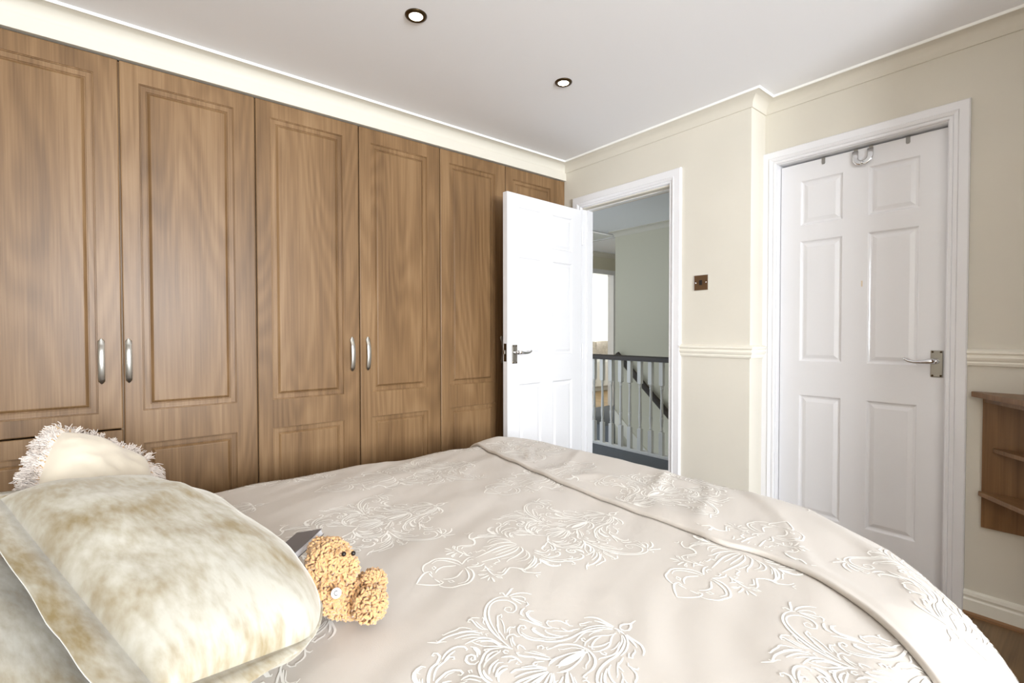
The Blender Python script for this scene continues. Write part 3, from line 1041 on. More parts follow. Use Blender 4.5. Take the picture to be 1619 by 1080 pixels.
# ---- damask motif: half of it as strokes in millimetres (u from the axis, v along it); t thick, m medium, f fine
MOTIF_MM = """
t 76,423 99,424 123,425 141,428 160,435 176,443 192,457 202,471 207,487 207,500 203,510 197,516
m 101,425 124,431 144,436 163,444 180,455 194,469 200,484 197,497 189,507 178,510 166,509 155,500 152,490 159,483 168,482 173,489 170,496 163,496 160,491
t 202,512 209,526 216,539 216,543
m 203,512 215,515 218,510 214,508
t 199,519 199,531 194,543 185,552 176,557
m 195,518 189,530 181,537 173,538 168,533
m 192,518 181,523 170,527 161,530
m 191,517 177,519 163,520
m 163,533 154,530 152,521
t 150,517 146,506 140,499 131,498
m 133,525 139,518 136,509 127,504 114,505 94,511
f 136,520 132,510 121,507 108,511 98,514
m 130,487 122,493 110,499 99,504
m 120,433 136,443 150,453 160,461 160,470 152,463
f 113,440 130,452 146,459 152,459
f 98,430 114,434 128,438 141,444
m 112,444 119,451 122,459 116,464 118,468
f 106,445 115,452 118,458
m 97,431 103,437 105,444 102,451 93,452 91,456
m 76,434 89,438 98,445
f 77,428 91,435 98,440
m 90,459 100,461 110,468 114,476 110,482 103,480 103,474 108,473
f 100,466 88,467 77,473 69,480 63,486
t 96,491 86,489 77,490 71,493
t 94,462 82,463 72,470 65,478 60,484
m 98,417 115,413 125,404 130,391 131,382 131,370
m 93,418 106,414 116,405 124,394 125,388
m 135,403 145,393 151,378 154,364
t 138,407 153,395 162,378 167,358 166,347 165,338 170,338
f 146,407 155,396 165,379
m 155,401 167,395 174,387 173,380 175,367 175,355 178,354
f 116,413 126,406 133,396 139,387 145,373
m 176,324 170,330 163,337 163,344
f 162,338 160,346 156,350
m 141,420 146,415 157,413 171,415 179,416 182,412 178,407 174,410
m 183,411 183,421 174,430
f 171,432 173,436 166,434 159,427 153,427
f 138,423 147,419 159,418 171,419
f 133,407 140,409 137,413
f 124,411 132,413 130,418
f 131,382 121,385 110,391
f 107,391 100,402 91,413 82,422
t 5,616 9,624 7,632 1,640 -1,646
t 5,616 -1,615 -5,617
t -1,646 0,655
t 11,608 3,610 -4,608
m 5,604 -1,607
m 7,610 -1,610
t 14,611 25,609 37,608 49,606 60,598 65,588
t 14,608 26,605 38,601 47,596
m 47,590 51,586 54,575 58,569 53,566 47,575
m 12,608 25,600 35,587 41,573 43,558
t 11,604 23,595 30,583 36,568 39,551 39,536 41,517 46,501 55,486 66,476 75,468
m 10,602 21,590 27,574 34,558 32,541 27,526 28,521
f 19,586 25,568 24,556
m 48,559 52,548 55,536 63,534 69,533
m 60,555 65,550 73,551 79,555 77,560
m 63,551 71,549 83,546 90,538 93,529 97,528 94,521 86,518 80,521
m 69,528 77,522 82,512 92,507 105,505 121,502
f 113,496 101,502 91,508
f 50,543 58,531 67,521 71,514
m 47,529 52,517 63,507 73,503 79,503 80,507
t 49,517 56,504 65,493 78,488 88,486 94,487 97,493 93,495
f 51,503 60,490 71,478 80,471
m 15,538 22,537 27,540 25,544 20,543
m -1,599 3,585 10,573 16,561 16,548 15,538 9,529
m 9,571 9,558 5,545 0,536 4,533 7,536
t -2,527 10,524 21,520 31,510 37,497 38,484
f -2,524 10,518 20,509 25,495 31,488 25,487
m -4,522 4,511 11,497 14,482 16,469 15,457 9,446
t -5,522 -1,500 0,481 0,465 -3,456
f -5,525 0,508 3,494 5,481
m 50,460 55,465 53,471 47,471 45,465
m 38,484 39,477 40,472 45,474 43,478
t 26,350 38,347 49,347 63,352 74,359 81,368
t 33,354 43,352 54,354 61,358
t 76,363 83,371 91,382 94,394 92,400
f 99,386 97,387 91,388
m 67,362 74,373 76,382 78,391
m 76,372 84,385 85,396
t 83,365 81,356 87,350 98,350 105,357 104,364 98,367 90,362 91,357 96,358 98,362
t 94,374 102,379 113,379 121,374
m 92,368 103,375 114,375
t 124,322 131,332 135,345 134,357 126,366 118,366 117,363
m 119,323 125,336 128,349
t 141,313 145,319 141,323 132,323 126,317 121,311 118,300 109,290 98,282 81,275
f 141,313 139,315 140,318
m 120,325 121,334 117,340 112,337 114,334
m 119,332 116,318 112,306 103,296 92,288
f 120,318 117,310
f 118,299 104,288 91,281
t 124,293 130,288 128,280 123,272 113,266 100,265 91,265 80,271
f 126,288 125,281 120,276 116,279
m 126,277 115,270 100,268 87,268
f 106,277 96,272 83,271
f 108,273 99,270 88,270
t 71,283 81,285 88,291 92,302 95,312 92,324 85,331 77,331 75,326 80,323
f 87,304 90,312 88,323
m 69,338 76,340 74,344 68,342
t 66,320 67,326 66,334 57,341 48,345
m 63,322 59,331 51,336 42,340
m 64,304 63,311 59,319 58,326
f 59,306 54,313 54,320
m 58,307 51,307 43,314 38,326 30,338 24,350
f 48,305 40,315 34,327
t 67,304 62,296 53,290 43,287
m 54,299 50,293 40,291
t 75,296 71,288 60,283 48,280
m 78,289 80,298 77,305 74,309
m 105,226 107,230 102,241 98,250 99,256 93,262 81,266
t 99,207 100,218 99,230 95,241 88,252 75,266
t 97,210 96,222 90,236 83,249 73,262 62,269
f 84,231 80,243 72,256
m 7,441 16,434 24,426 29,416 32,409
t 5,439 16,428 25,413 32,398 31,390 31,387
m 4,437 12,422 18,408 20,396 20,387
t 1,436 4,422 8,406 11,390 11,380 8,374
m 1,437 2,423 3,408 4,392 2,380 1,373
t 2,512 5,492 4,471 0,459
m 5,514 11,496 15,477 14,463 11,452
t 18,461 28,450 41,439 48,430 55,424 62,424 60,429
m 22,462 33,456 43,449 52,442 57,437
f 31,461 40,456 49,451 54,446
f 19,457 27,448 34,440
m 21,448 25,441 28,434 27,429 22,430 23,436
m 60,442 68,443 75,441 72,435 67,432
t 39,416 49,416 59,412 64,403 66,396
f 38,411 42,407 44,412
m 50,398 53,405 50,413
t 65,390 62,377 57,367 47,358
m 55,392 59,385 54,374 46,365
m 45,393 49,386 46,374 36,362
t 41,389 41,378 36,367 26,361
t 120,393 116,404 105,412 91,414 82,418 72,425
f 112,388 99,401 87,414 75,423
m 68,411 70,407 76,408 77,413 73,415 70,414
m 98,385 100,388 94,398 88,408 84,415
m 76,372 85,384 86,394 83,402 80,400
m 65,361 73,371 76,381 78,394 79,403 82,407
m 41,345 32,347 22,350 13,358 0,373
f 21,355 12,362 5,367
t 59,355 48,353 39,353 33,354
t 0,0 19,20 29,36 27,48 17,46
m 24,42 13,41 4,40
t 32,35 44,38 59,50 63,65 67,82 60,98 46,112 28,119 9,118
m 54,66 59,81 51,95 36,105 19,111 9,113
m 39,58 42,65 33,65 29,58 39,58
t 16,54 25,65 28,81 20,95 14,105
t 9,118 19,132 24,147 21,157
m 8,132 15,137 14,146 8,148
m 29,153 47,148 65,144 81,143
m 81,143 90,144 97,150 91,151 81,143
t 79,134 89,131 99,127
m 76,132 82,124 86,119
t 68,135 70,124 69,112
m 61,138 60,127 57,120 51,119 58,130
m 49,146 44,136 41,130
f 29,153 39,146 43,137
f 40,151 53,152 60,153
t 73,146 86,155 85,164 79,174 74,183 70,191 81,202 95,205 107,203 124,216 129,230
m 70,156 77,165 72,174 66,184
m 83,205 97,209 105,208
m 141,210 132,213 135,223
t 8,275 25,267 33,251 38,233 40,213 46,201
t 5,272 16,253 19,226 17,199 14,176 12,156
m 3,269 6,244 6,221 7,200
m 26,272 46,267 61,256 66,238 58,223
f 34,268 49,258 54,239 50,223
m 23,193 34,191 33,181 36,172
f 33,234 32,217 27,199
m 41,155 43,163 35,162
f 39,168 40,176 31,173
"""


def make_motif():
    full = []
    for ln in MOTIF_MM.strip().split('\n'):
        c, *ps = ln.split()
        p = [tuple(float(v) / 1000 for v in q.split(',')) for q in ps]
        q = [p[0]] + p + [p[-1]]
        pts = []
        for k in range(1, len(q) - 2):
            a, b, d, e = q[k - 1], q[k], q[k + 1], q[k + 2]
            n = max(1, min(4, round(math.hypot(d[0] - b[0], d[1] - b[1]) / 0.007)))
            for h in range(n):
                t = h / n
                pts.append(tuple(0.5 * (2 * b[m_] + (d[m_] - a[m_]) * t + (2 * a[m_] - 5 * b[m_] + 4 * d[m_] - e[m_]) * t * t + (3 * b[m_] - a[m_] - 3 * d[m_] + e[m_]) * t ** 3) for m_ in (0, 1)))
        pts.append(p[-1])
        w = {'t': 0.0036, 'm': 0.0027, 'f': 0.0019}[c]
        n = len(pts) - 1
        ws = [w * min(1.0, 0.45 + 2.2 * min(k, n - k) / n) for k in range(n + 1)]
        full.append((pts, ws))
        full.append(([(-x, y) for x, y in pts], ws))
    return full


MOTIF = make_motif()
COLS = [(-2.01, 0.39), (-1.64, 0.02), (-1.268, 0.44), (-0.895, 0), (-0.538, 0.39), (-0.17, 0.0), (0.20, 0.39)]


def lay_print(name, surf, keep, ph, flip, off, period=0.79):
    bm = bmesh.new()
    for cx, dv_ in COLS:
        for k in range(-2, 4):
            v0 = ph + k * period + dv_
            if v0 > 2.0 or v0 + 0.66 < -0.15:
                continue
            for pts, ws in MOTIF:
                P = []
                for (u, v), w in zip(pts, ws):
                    s = cx + u
                    t = v0 + (0.655 - v if flip else v)
                    if t > -0.2:
                        P.append((s, t, w))
                run = []

                def flush():
                    if len(run) > 1:
                        L, Rr = [], []
                        for i, (s, t, w) in enumerate(run):
                            a, b = run[max(0, i - 1)], run[min(len(run) - 1, i + 1)]
                            dx, dy = b[0] - a[0], b[1] - a[1]
                            ln = math.hypot(dx, dy) or 1
                            nx, ny = -dy / ln * w * 0.62, dx / ln * w * 0.62
                            L.append(bm.verts.new(surf(s + nx, t + ny, off)))
                            Rr.append(bm.verts.new(surf(s - nx, t - ny, off)))
                        for i in range(len(run) - 1):
                            bm.faces.new((L[i], L[i + 1], Rr[i + 1], Rr[i]))
                for q in P:
                    if keep(q[0], q[1]):
                        run.append(q)
                    else:
                        flush()
                        run = []
                flush()
    o = obj(name, bm, M_PRINT, dv, smooth=True)
    o['kind'] = 'stuff'
    return o


lay_print('damask_print', S1, lambda s, t: -2.15 < s < 0.16 and -0.44 < t < fold_s(s) + 0.005, 0.47 - 0.79, False, 0.0011)
lay_print('damask_print', S2, lambda s, t: -2.15 < s < 0.18 and fold_s(s) + 0.022 < t < fold_s(s) + 0.69, 1.13 - 0.79, True, 0.0012)


# ---- pillows
def pillow_mesh(a, b, h, corner=0.25, seed=0.0, amp=0.006, nx=56, ny=40, sq=0.5, sag=None, cr=0.3, crb=None, bb=None):
    def P(u, v, side):
        e = max(0.0, (1 - abs(u) ** 2.6)) ** sq * max(0.0, (1 - abs(v) ** 2.6)) ** sq
        c_ = cr if v > 0 or crb is None else crb
        b_ = b if v > 0 or bb is None else bb
        x = u * a * math.sqrt(1 - c_ * v * v / 2)
        y = v * b_ * math.sqrt(1 - c_ * u * u / 2)
        z = side * h * e
        z += e * amp * noise.noise((u * 2.6 + seed, v * 2.2, side * 3)) * 2 + e * amp * 0.6 * noise.noise((u * 6 + seed, v * 5, side * 2))
        p = Vector((x, y, z))
        return sag(p) if sag else p
    bm = bmesh.new()
    us = [math.sin((i / nx - 0.5) * PI) for i in range(nx + 1)]
    vs = [math.sin((i / ny - 0.5) * PI) for i in range(ny + 1)]
    for side in (1, -1):
        add_quadgrid(bm, [[P(u, v, side) for u in us] for v in vs])
    bmesh.ops.remove_doubles(bm, verts=bm.verts[:], dist=1e-5)
    return bm, P


def flange_mesh(P, wd, a, b, seed=0.0, ripple=0.006):
    bm = bmesh.new()
    N = 160
    ring0, ring1 = [], []
    per = []
    for i in range(N):
        k = i / N * 4
        e, f = int(k), (k % 1) * 2 - 1
        f = math.sin(f * PI / 2)
        per.append([(f, -1), (1, f), (-f, 1), (-1, -f)][e])
    rows = [[], [], [], []]
    for u, v in per:
        q = P(u, v, 1)
        d = Vector((u ** 5 / a, v ** 5 / b, 0)).normalized()
        rp = ripple * noise.noise((u * 4 + seed, v * 4, 2.2))
        w_ = wd * (0.10 + 0.90 * max(0.0, min(1.0, 0.3 - 1.0 * v)))
        for j, (o_, z_) in enumerate(((-0.004, 0.002), (w_, 0.002 + rp), (w_, -0.002 + rp), (-0.004, -0.002))):
            rows[j].append(q + d * o_ + Vector((0, 0, z_)))
    add_quadgrid(bm, rows, close_u=True, close_v=True)
    return bm


def place(t, loc, rot):
    t.location = loc
    t.rotation_euler = rot
    return t


# large crushed velvet pillow nearest the foot
t = thing('pillow', 'large crushed velvet pillow in pale gold with stitched border, lying against the teddy bear', 'pillow', group='crushed velvet pillows')
bm, P = pillow_mesh(0.370, 0.130, 0.087, seed=1.0, sq=0.42, cr=0.83, crb=0.02, bb=0.172)
obj('cover', bm, M_VELVET, t, smooth=True)
obj('border', flange_mesh(P, 0.045, 0.37, 0.16, 1.0), M_VELVET, t, smooth=True)
place(t, (-1.083, 0.080, 0.754), (R(-11.3), R(6.8), R(17.4)))

t = thing('pillow', 'crushed velvet pillow in darker gold lying underneath the large one', 'pillow', group='crushed velvet pillows')
bm, P = pillow_mesh(0.37, 0.18, 0.055, seed=5.0, sq=0.45, cr=0.3)
obj('cover', bm, M_VELVET, t, smooth=True)
obj('border', flange_mesh(P, 0.04, 0.355, 0.18, 5.0), M_VELVET, t, smooth=True)
place(t, (-0.97, -0.245, 0.722), (R(-10), R(4), R(14)))


# cream cushion with fringe
t = thing('cushion', 'cream satin cushion with shaggy fringed edges in front of the wardrobe drawers', 'cushion')
CA = 0.124
bm, P = pillow_mesh(CA, CA, 0.062, seed=9.0, sq=0.45, nx=36, ny=36, cr=0.35)
obj('cover', bm, M_CREAM, t, smooth=True)


def per_all(r):
    k = (r % 1.0) * 4
    e, f = int(k), (k % 1) * 2 - 1
    return [(f, -1), (1, f), (-f, 1), (-1, -f)][e]


cN = Vector((0.52, 0.60, 0.60)).normalized()
cU = (Vector((0, 0, 1)) - cN * cN.z).normalized()
cS = cU.cross(cN)
ax_, ay_ = (cU + cS).normalized(), (cU - cS).normalized()
ay_ = cN.cross(ax_)
mc = Matrix.Identity(4)
apex = at_depth(94, 683, 1.24)
cc = apex - cU * (CA * 1.30)
for i in range(3):
    mc[i][0], mc[i][1], mc[i][2], mc[i][3] = ax_[i], ay_[i], cN[i], cc[i]
t.matrix_world = mc
gdir = mc.to_3x3().inverted() @ Vector((0, 0, -1))
for nm, M_, seed, ncl, nst, L in (('fringe', M_FRINGE, 3, 150, 26, 0.050), ('fringe_core', M_FRINGE2, 4, 110, 5, 0.030)):
    rnd = random.Random(seed)
    bm = bmesh.new()
    for c_ in range(ncl):
        r_ = c_ / ncl + rnd.uniform(-.002, .002)
        u, v = per_all(r_)
        q = P(u, v, 1)
        d0 = Vector((u * (1 if abs(u) > 0.999 else 0.5 * abs(u) ** 3), v * (1 if abs(v) > 0.999 else 0.5 * abs(v) ** 3), 0)).normalized()
        d0 = (d0 + Vector((rnd.gauss(0, .22), rnd.gauss(0, .22), rnd.gauss(0, .30)))).normalized()
        if (mc @ (q + d0 * L)).z < 0.655:
            continue
        Lc = L * rnd.uniform(0.75, 1.1)
        for k in range(nst):
            d = (d0 + Vector((rnd.gauss(0, .13), rnd.gauss(0, .13), rnd.gauss(0, .16)))).normalized()
            l = Lc * rnd.uniform(0.8, 1.05)
            p0 = q - d * 0.008 + Vector((rnd.uniform(-.003, .003), rnd.uniform(-.003, .003), rnd.uniform(-0.007, 0.007)))
            wob = Vector((rnd.gauss(0, .003), rnd.gauss(0, .003), rnd.gauss(0, .003)))
            pts = [p0, p0 + d * l * 0.35 + wob, p0 + d * l * 0.7 + gdir * l * 0.06 - wob, p0 + d * l + gdir * l * 0.20]
            add_tube(bm, pts, [0.0013, 0.0014, 0.0013, 0.0009], 3, caps=False)
    o = obj(nm, bm, M_, t, smooth=True)
    o['kind'] = 'stuff'
bm = bmesh.new()
add_tube(bm, [P(*per_all(i / 120), 1) for i in range(121)], 0.004, 6, caps=False)
obj('piping', bm, M_FRINGE2, t, smooth=True)


# ------------------------------------------------------------------ teddy bear
tb = thing('teddy_bear', 'small tan curly plush teddy bear leaning on the velvet pillow', 'teddy bear')
BD = 0.868


def bp(x, y, dd=0.0):
    return at_depth(x, y, BD + dd)


PXM = BD / FPX
blobs = [(521, 888, 0.01, 31), (545, 900, 0.0, 17), (499, 915, -0.005, 17), (506, 868, 0.02, 14), (541, 922, 0.015, 15),
         (553, 946, 0.012, 26), (519, 943, -0.018, 20), (534, 958, -0.008, 14), (585, 955, -0.015, 22), (589, 922, 0.022, 17), (568, 928, 0.035, 16)]
bm = bmesh.new()
for x, y, dd, r in blobs:
    bmesh.ops.create_icosphere(bm, subdivisions=3, radius=r * PXM, matrix=Matrix.Translation(bp(x, y, dd)))
tmp = obj('tmp', bm, M_FUR)
rm = tmp.modifiers.new('r', 'REMESH')
rm.mode, rm.voxel_size = 'VOXEL', 0.004
sm = tmp.modifiers.new('s', 'SMOOTH')
sm.factor, sm.iterations = 0.5, 2
dg = bpy.context.evaluated_depsgraph_get()
me = bpy.data.meshes.new_from_object(tmp.evaluated_get(dg))
bpy.data.objects.remove(tmp)
me.name = 'body'
for p in me.polygons:
    p.use_smooth = True
body = bpy.data.objects.new('body', me)
C.objects.link(body)
body.parent = tb
rnd = random.Random(5)
polys = [(p.center.copy(), p.normal.copy(), p.area) for p in me.polygons]
tot = [0]
for p in polys:
    tot.append(tot[-1] + p[2])
import bisect
bm = bmesh.new()
for i in range(2600):
    c, n, _ = polys[min(len(polys) - 1, bisect.bisect(tot, rnd.random() * tot[-1]) - 1)]
    a = Vector((rnd.gauss(0, 1), rnd.gauss(0, 1), rnd.gauss(0, 1)))
    tg = (a - n * a.dot(n)).normalized()
    L = rnd.uniform(0.0075, 0.0115)
    p0 = c + tg * rnd.uniform(-0.002, 0.002) - n * 0.001
    p1 = p0 + n * L * 0.6 + tg * L * 0.25
    p2 = p1 + n * L * 0.1 + tg * L * 0.45
    p3 = p2 - n * L * 0.35 + tg * L * 0.1
    add_tube(bm, [p0, p1, p2, p3], [0.0019, 0.0024, 0.0023, 0.0013], 5, caps=True)
fu = obj('curly_fur', bm, M_FUR, body, smooth=True)
fu['kind'] = 'stuff'
for x, y, dd in ((543.5, 876, -0.036), (558.5, 875, -0.018)):
    bm = bmesh.new()
    bmesh.ops.create_uvsphere(bm, u_segments=12, v_segments=8, radius=0.0042, matrix=Matrix.Translation(bp(x, y, dd)))
    obj('eye', bm, M_EYE, tb, smooth=True)
bm = bmesh.new()
cb = bp(531.5, 938, -0.047)
nb = (CAM - cb).normalized()
rot = nb.to_track_quat('Z', 'Y').to_matrix().to_4x4()
add_lathe(bm, [(0.0085, -0.006), (0.0085, 0.0005), (0.0075, 0.0014), (0, 0.0016)], 20)
bmesh.ops.transform(bm, matrix=Matrix.Translation(cb) @ rot, verts=bm.verts[:])
bd = obj('badge', bm, M_BADGE, tb, smooth=False)
bm = bmesh.new()
pts = [(0.0028 * math.cos(a), 0.0036 * math.sin(a), 0.0019) for a in [R(40 + k * 28) for k in range(11)]]
add_tube(bm, pts, 0.0007, 5)
add_tube(bm, [(-0.0008, 0.0012, 0.0019), (0.0008, 0.0004, 0.0019), (-0.0008, -0.001, 0.0019)], 0.0004, 5)
bmesh.ops.transform(bm, matrix=Matrix.Translation(cb) @ rot, verts=bm.verts[:])
obj('badge_mark', bm, M_INK, bd)

# ------------------------------------------------------------------ grey book behind the bear
bk = thing('book', 'thin grey book with pale page edges wedged behind the teddy bear', 'book')
c0 = at_depth(508, 836, 0.975)
c1 = at_depth(457, 882, 0.90)
ex = (c1 - c0)
ex_l = ex.length
ex.normalize()
far = at_depth(452, 846, 1.02)
ey = (far - c0)
ey = (ey - ex * ey.dot(ex)).normalized()
ez = ex.cross(ey)
if ez.z < 0:
    ez = -ez
mm = Matrix.Identity(4)
for i in range(3):
    mm[i][0], mm[i][1], mm[i][2], mm[i][3] = ex[i], ey[i], ez[i], c0[i]
for nm, d, M_ in (('front_cover', (0, 0.10, 0, 0.075, -0.0015, 0), M_GREY), ('pages', (0.001, 0.099, 0.001, 0.073, -0.0115, -0.0015), M_PAGES), ('back_cover', (0, 0.10, 0, 0.075, -0.013, -0.0115), M_GREY)):
    bm = bmesh.new()
    add_box(bm, *d)
    o = obj(nm, bm, M_, bk)
    o.matrix_local = mm

# ------------------------------------------------------------------ landing beyond the doorway
YS, XS, XE = 4.71, -3.81, -4.95       # stairwell wall, its corner, end wall
LB = YL + WT
box_ = box
struct(box('landing_floor', (XE, XRET - WT, LB, 3.86, -0.25, 0.0), M_CARPET), 'dark grey carpet of the landing outside the doorway', 'carpet')
struct(box('landing_floor_far', (XE - 0.05, XS, YS - 0.02, 7.2, -0.25, 0.0), M_CARPET), 'grey carpet of the far landing beyond the stairwell', 'carpet')
struct(box('wall_stairwell', (XS, XRET, YS, YS + 0.1, -2.4, ZC), M_LWALL), 'tall olive-grey wall of the stairwell', 'wall')
struct(box('wall_stairwell_side', (XE - 0.1, XE, LB, YS + .3, -2.4, ZC), M_LWALL), 'side wall of the stairwell behind the open door', 'wall')
struct(box('wall_landing_right', (XRET - WT, XRET, YR + 0.12, YS, -2.4, ZC), M_LWALL), 'end wall of the landing', 'wall')
struct(box('floor_stairwell', (XE, XRET, 3.86, YS, -2.45, -2.4), M_CARPET), 'bottom of the stairwell', 'floor')
struct(box('ceiling_landing', (XE - 0.1, XRET, LB, 7.2, ZC, ZC + 0.06), M_CEIL), 'landing ceiling with the loft hatch', 'ceiling')
struct(box('wall_landing_far', (XE, XS + 0.1, 7.1, 7.2, 0, ZC), M_LWALL), 'far wall of the landing', 'wall')
struct(box('wall_landing_inner', (XS, XS + 0.1, YS + 0.1, 7.1, 0, ZC), M_LWALL), 'wall of the far landing behind the stairwell', 'wall')
FY0, FY1, FTOP = 5.28, 6.06, 2.06
bm = bmesh.new()
add_box(bm, XE - 0.1, XE, YS + .3, FY0 - 0.004, 0, ZC)
add_box(bm, XE - 0.1, XE, FY1 + 0.004, 7.1, 0, ZC)
add_box(bm, XE - 0.1, XE, FY0 - 0.004, FY1 + 0.004, FTOP + 0.004, ZC)
struct(obj('wall_landing_end', bm, M_LWALL), 'landing wall with the doorway to the far bedroom', 'wall')
bm = bmesh.new()
add_sweep(bm, [(FY0, 0), (FY0, FTOP), (FY1, FTOP), (FY1, 0)], [(0, -0.1), (0, 0.016), (0.03, 0.02), (0.07, 0.016), (0.07, 0), (0.004, 0), (0.004, -0.1)], mapf=lambda a, b, h: Vector((XE + h, a, b)))
struct(obj('trim_10', bm, M_GLOSS), 'white architrave of the far bedroom doorway', 'architrave')
bm = bmesh.new()
add_sweep(bm, [(XRET - WT, YS), (XS, YS), (XS, 7.1)], [(o_, z_ - 0.0) for o_, z_ in pc])
struct(smooth_by_angle(obj('trim_11', bm, M_COVE)), 'coving on top of the stairwell wall', 'coving')
bm = bmesh.new()
add_sweep(bm, [(XE, 7.1), (XE, LB)], pc)
struct(smooth_by_angle(obj('trim_12', bm, M_COVE)), 'coving above the far bedroom doorway', 'coving')
# stair string and treads
bm = bmesh.new()
x0s, z0s = -3.80, 0.215
sl = math.tan(R(42))
L_ = 2.4
for (xa, za) in ((x0s, z0s),):
    v = [(xa, YS - 0.02, za), (xa + L_, YS - 0.02, za - L_ * sl), (xa + L_, YS - 0.02, za - L_ * sl - 0.17), (xa, YS - 0.02, za - 0.17)]
    lo = [bm.verts.new(p) for p in v]
    hi = [bm.verts.new((p[0], YS, p[2])) for p in v]
    bm.faces.new(lo)
    bm.faces.new(hi[::-1])
    for i in range(4):
        bm.faces.new((lo[i], hi[i], hi[(i + 1) % 4], lo[(i + 1) % 4]))
struct(obj('trim_13', bm, M_DADO), 'cream stair string running down the stairwell wall', 'stair string')
st = thing('staircase', 'carpeted stairs descending behind the balustrade', 'stairs', (0, 0, 0), kind='structure')
for k in range(9):
    x = -3.80 + k * 0.222
    box('step', (x, x + 0.222, 3.90, YS - 0.021, -0.2 * (k + 1) - 0.20, -0.2 * (k + 1)), M_CARPET, st)
# wall handrail
t = thing('wall_handrail', 'dark wooden handrail sloping down the stairwell wall', 'handrail')
bm = bmesh.new()
a, b = Vector((-3.73, YS - 0.065, 0.90)), Vector((-2.1, YS - 0.065, 0.90 - 1.63 * math.tan(R(42))))
add_tube(bm, [a, b], 0.031, 10, ref=(0, 0, 1), flat=1.25)
obj('rail', bm, M_RAIL, t, smooth=False)
for f in (0.06, 0.5, 0.9):
    p = a.lerp(b, f)
    bm = bmesh.new()
    add_tube(bm, [p + Vector((0, 0, -0.02)), p + Vector((0, 0.03, -0.05)), p + Vector((0, 0.064, -0.05))], 0.007, 8)
    obj('bracket', bm, M_BLACK, t)

# balustrade
t = thing('balustrade', 'white turned balustrade with dark wooden handrail along the landing', 'balustrade', (0, 3.87, 0))
bm = bmesh.new()
pr = [(-0.030, 0.885), (0.030, 0.885), (0.033, 0.905), (0.028, 0.925), (0.012, 0.935), (-0.012, 0.935), (-0.028, 0.925), (-0.033, 0.905)]
add_sweep(bm, [(-4.90, 0), (XRET - WT, 0)], pr)
obj('handrail', bm, M_RAIL, t)
box('base_rail', (-4.90, XRET - WT, -0.03, 0.03, 0.0, 0.028), M_BALU, t, bevel=0.004)
bm = bmesh.new()
sq = 0.0195
add_box(bm, -sq, sq, -sq, sq, 0.028, 0.235)
add_box(bm, -sq, sq, -sq, sq, 0.67, 0.886)
prf = [(0.0185, 0.235), (0.012, 0.245), (0.016, 0.255), (0.011, 0.262), (0.014, 0.30), (0.0165, 0.34), (0.0175, 0.36), (0.013, 0.366), (0.0175, 0.372), (0.013, 0.378), (0.0155, 0.39), (0.013, 0.48), (0.012, 0.56), (0.0115, 0.625), (0.016, 0.632), (0.0115, 0.640), (0.016, 0.648), (0.012, 0.655), (0.0185, 0.67)]
add_lathe(bm, prf, 14)
bal = smooth_by_angle(obj('baluster', bm, M_BALU, t), 40)
xb = -4.80
xs_b = []
px_b = [928.5, 939.5, 952.5, 966.4, 981.4, 995.8, 1012, 1029, 1046.3]
X_b = [on_y(p, 640, 3.87).x for p in px_b]
sp_b = (X_b[-1] - X_b[0]) / 8
X_b += [X_b[-1] + sp_b * k for k in range(1, 7)] + [X_b[0] - sp_b * k for k in range(1, 6)]
bal.location = (X_b[0], 0, 0)
for x in X_b[1:]:
    o = bpy.data.objects.new('baluster', bal.data)
    C.objects.link(o)
    o.parent = t
    o.location = (x, 0, 0)
# loft hatch
t = thing('loft_hatch', 'square loft hatch in the landing ceiling', 'hatch', (-4.25, 4.60, ZC))
bm = bmesh.new()
for d in ((-0.34, 0.34, -0.34, -0.29, -0.016, 0), (-0.34, 0.34, 0.29, 0.34, -0.016, 0), (-0.34, -0.29, -0.29, 0.29, -0.016, 0), (0.29, 0.34, -0.29, 0.29, -0.016, 0)):
    add_box(bm, *d)
obj('frame', bm, M_GLOSS, t)
box('panel', (-0.28, 0.28, -0.28, 0.28, -0.008, 0), M_FWALL, t)

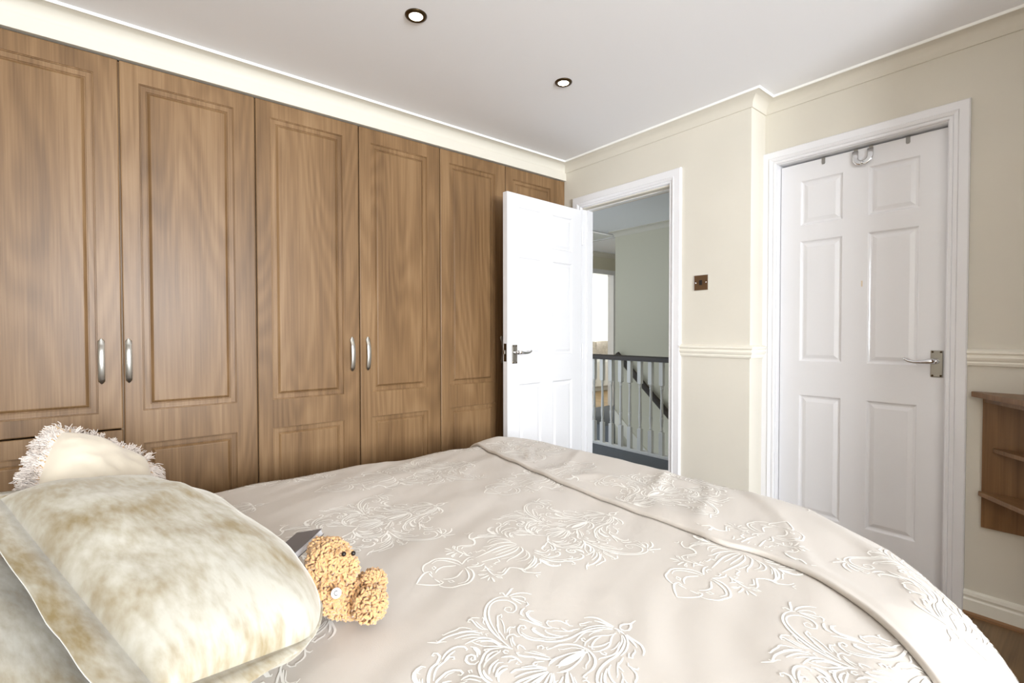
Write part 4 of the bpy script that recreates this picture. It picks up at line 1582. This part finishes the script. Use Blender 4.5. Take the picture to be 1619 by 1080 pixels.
# far bedroom
FX0 = -8.6
struct(box('floor_far_room', (FX0, XE - 0.05, 4.5, 8.4, -0.06, -0.004), M_FWOOD), 'pale wooden floor of the far bedroom', 'floor')
struct(box('ceiling_far_room', (FX0, XE - 0.1, 4.5, 8.4, ZC, ZC + 0.06), M_FWALL), 'ceiling of the far bedroom', 'ceiling')
struct(box('wall_far_room_back', (FX0, XE, 8.4, 8.5, 0, ZC), M_FWALL), 'white wall behind the far bed', 'wall')
struct(box('wall_far_room_front', (FX0, XE - 0.1, 4.4, 4.5, 0, ZC), M_FWALL), 'front wall of the far bedroom', 'wall')
struct(box('wall_far_room_right', (XE - 0.1, XE, 7.1, 8.4, 0, ZC), M_FWALL), 'wall of the far bedroom beyond the landing', 'wall')
bm = bmesh.new()
add_box(bm, FX0 - 0.1, FX0, 4.4, 5.7, 0, ZC)
add_box(bm, FX0 - 0.1, FX0, 7.5, 8.5, 0, ZC)
add_box(bm, FX0 - 0.1, FX0, 5.7, 7.5, 0, 0.9)
add_box(bm, FX0 - 0.1, FX0, 5.7, 7.5, 2.15, ZC)
struct(obj('wall_far_room_window', bm, M_FWALL), 'window wall of the far bedroom', 'wall')

t = thing('far_bed', 'white bed with a valance seen in the far bedroom', 'bed', (-7.05, 7.35, 0))
bm = bmesh.new()
rows = []
for z, e in ((0.10, 0.02), (0.3, 0.015), (0.5, 0.01), (0.58, 0.0), (0.63, -0.04), (0.65, -0.12)):
    row = []
    N = 96
    for k in range(N):
        a = k / N * 4
        s, f = int(a), (a % 1) * 2 - 1
        X, Y = [(f, -1), (1, f), (-f, 1), (-1, -f)][s]
        rp = 0.012 * math.sin(k * 2.1) * (1 if z < 0.45 else 0.2)
        row.append(Vector((X * (0.72 + e + rp), Y * (0.95 + e + rp), z)))
    rows.append(row)
vs = add_quadgrid(bm, rows, close_u=True)
bm.faces.new(vs[-1])
obj('bedding', bm, M_LINEN, t, smooth=False, bevel=0.02)
box('base', (-0.66, 0.66, -0.9, 0.9, 0.0, 0.3), M_MATT, t)
for i, (p, r_, M_, lab) in enumerate((((-6.80, 7.50, 0.83), (60, 0, 30), M_TAUPE, 'taupe cushion propped on the far white bed, in front of the other cushions'), ((-6.60, 7.80, 0.83), (66, 0, 26), M_TAUPE, 'taupe cushion on the far white bed, just behind the foremost one'), ((-7.15, 7.95, 0.79), (50, 0, 15), M_LINEN, 'white pillow on the far white bed behind the taupe cushions'))):
    c = thing('far_cushion', lab, 'cushion', group='cushions on the far bed')
    bm, _ = pillow_mesh(0.2 if i < 2 else 0.3, 0.17, 0.06, seed=20 + i, nx=16, ny=14)
    obj('cover', bm, M_, c, smooth=True)
    place(c, p, [R(v) for v in r_])
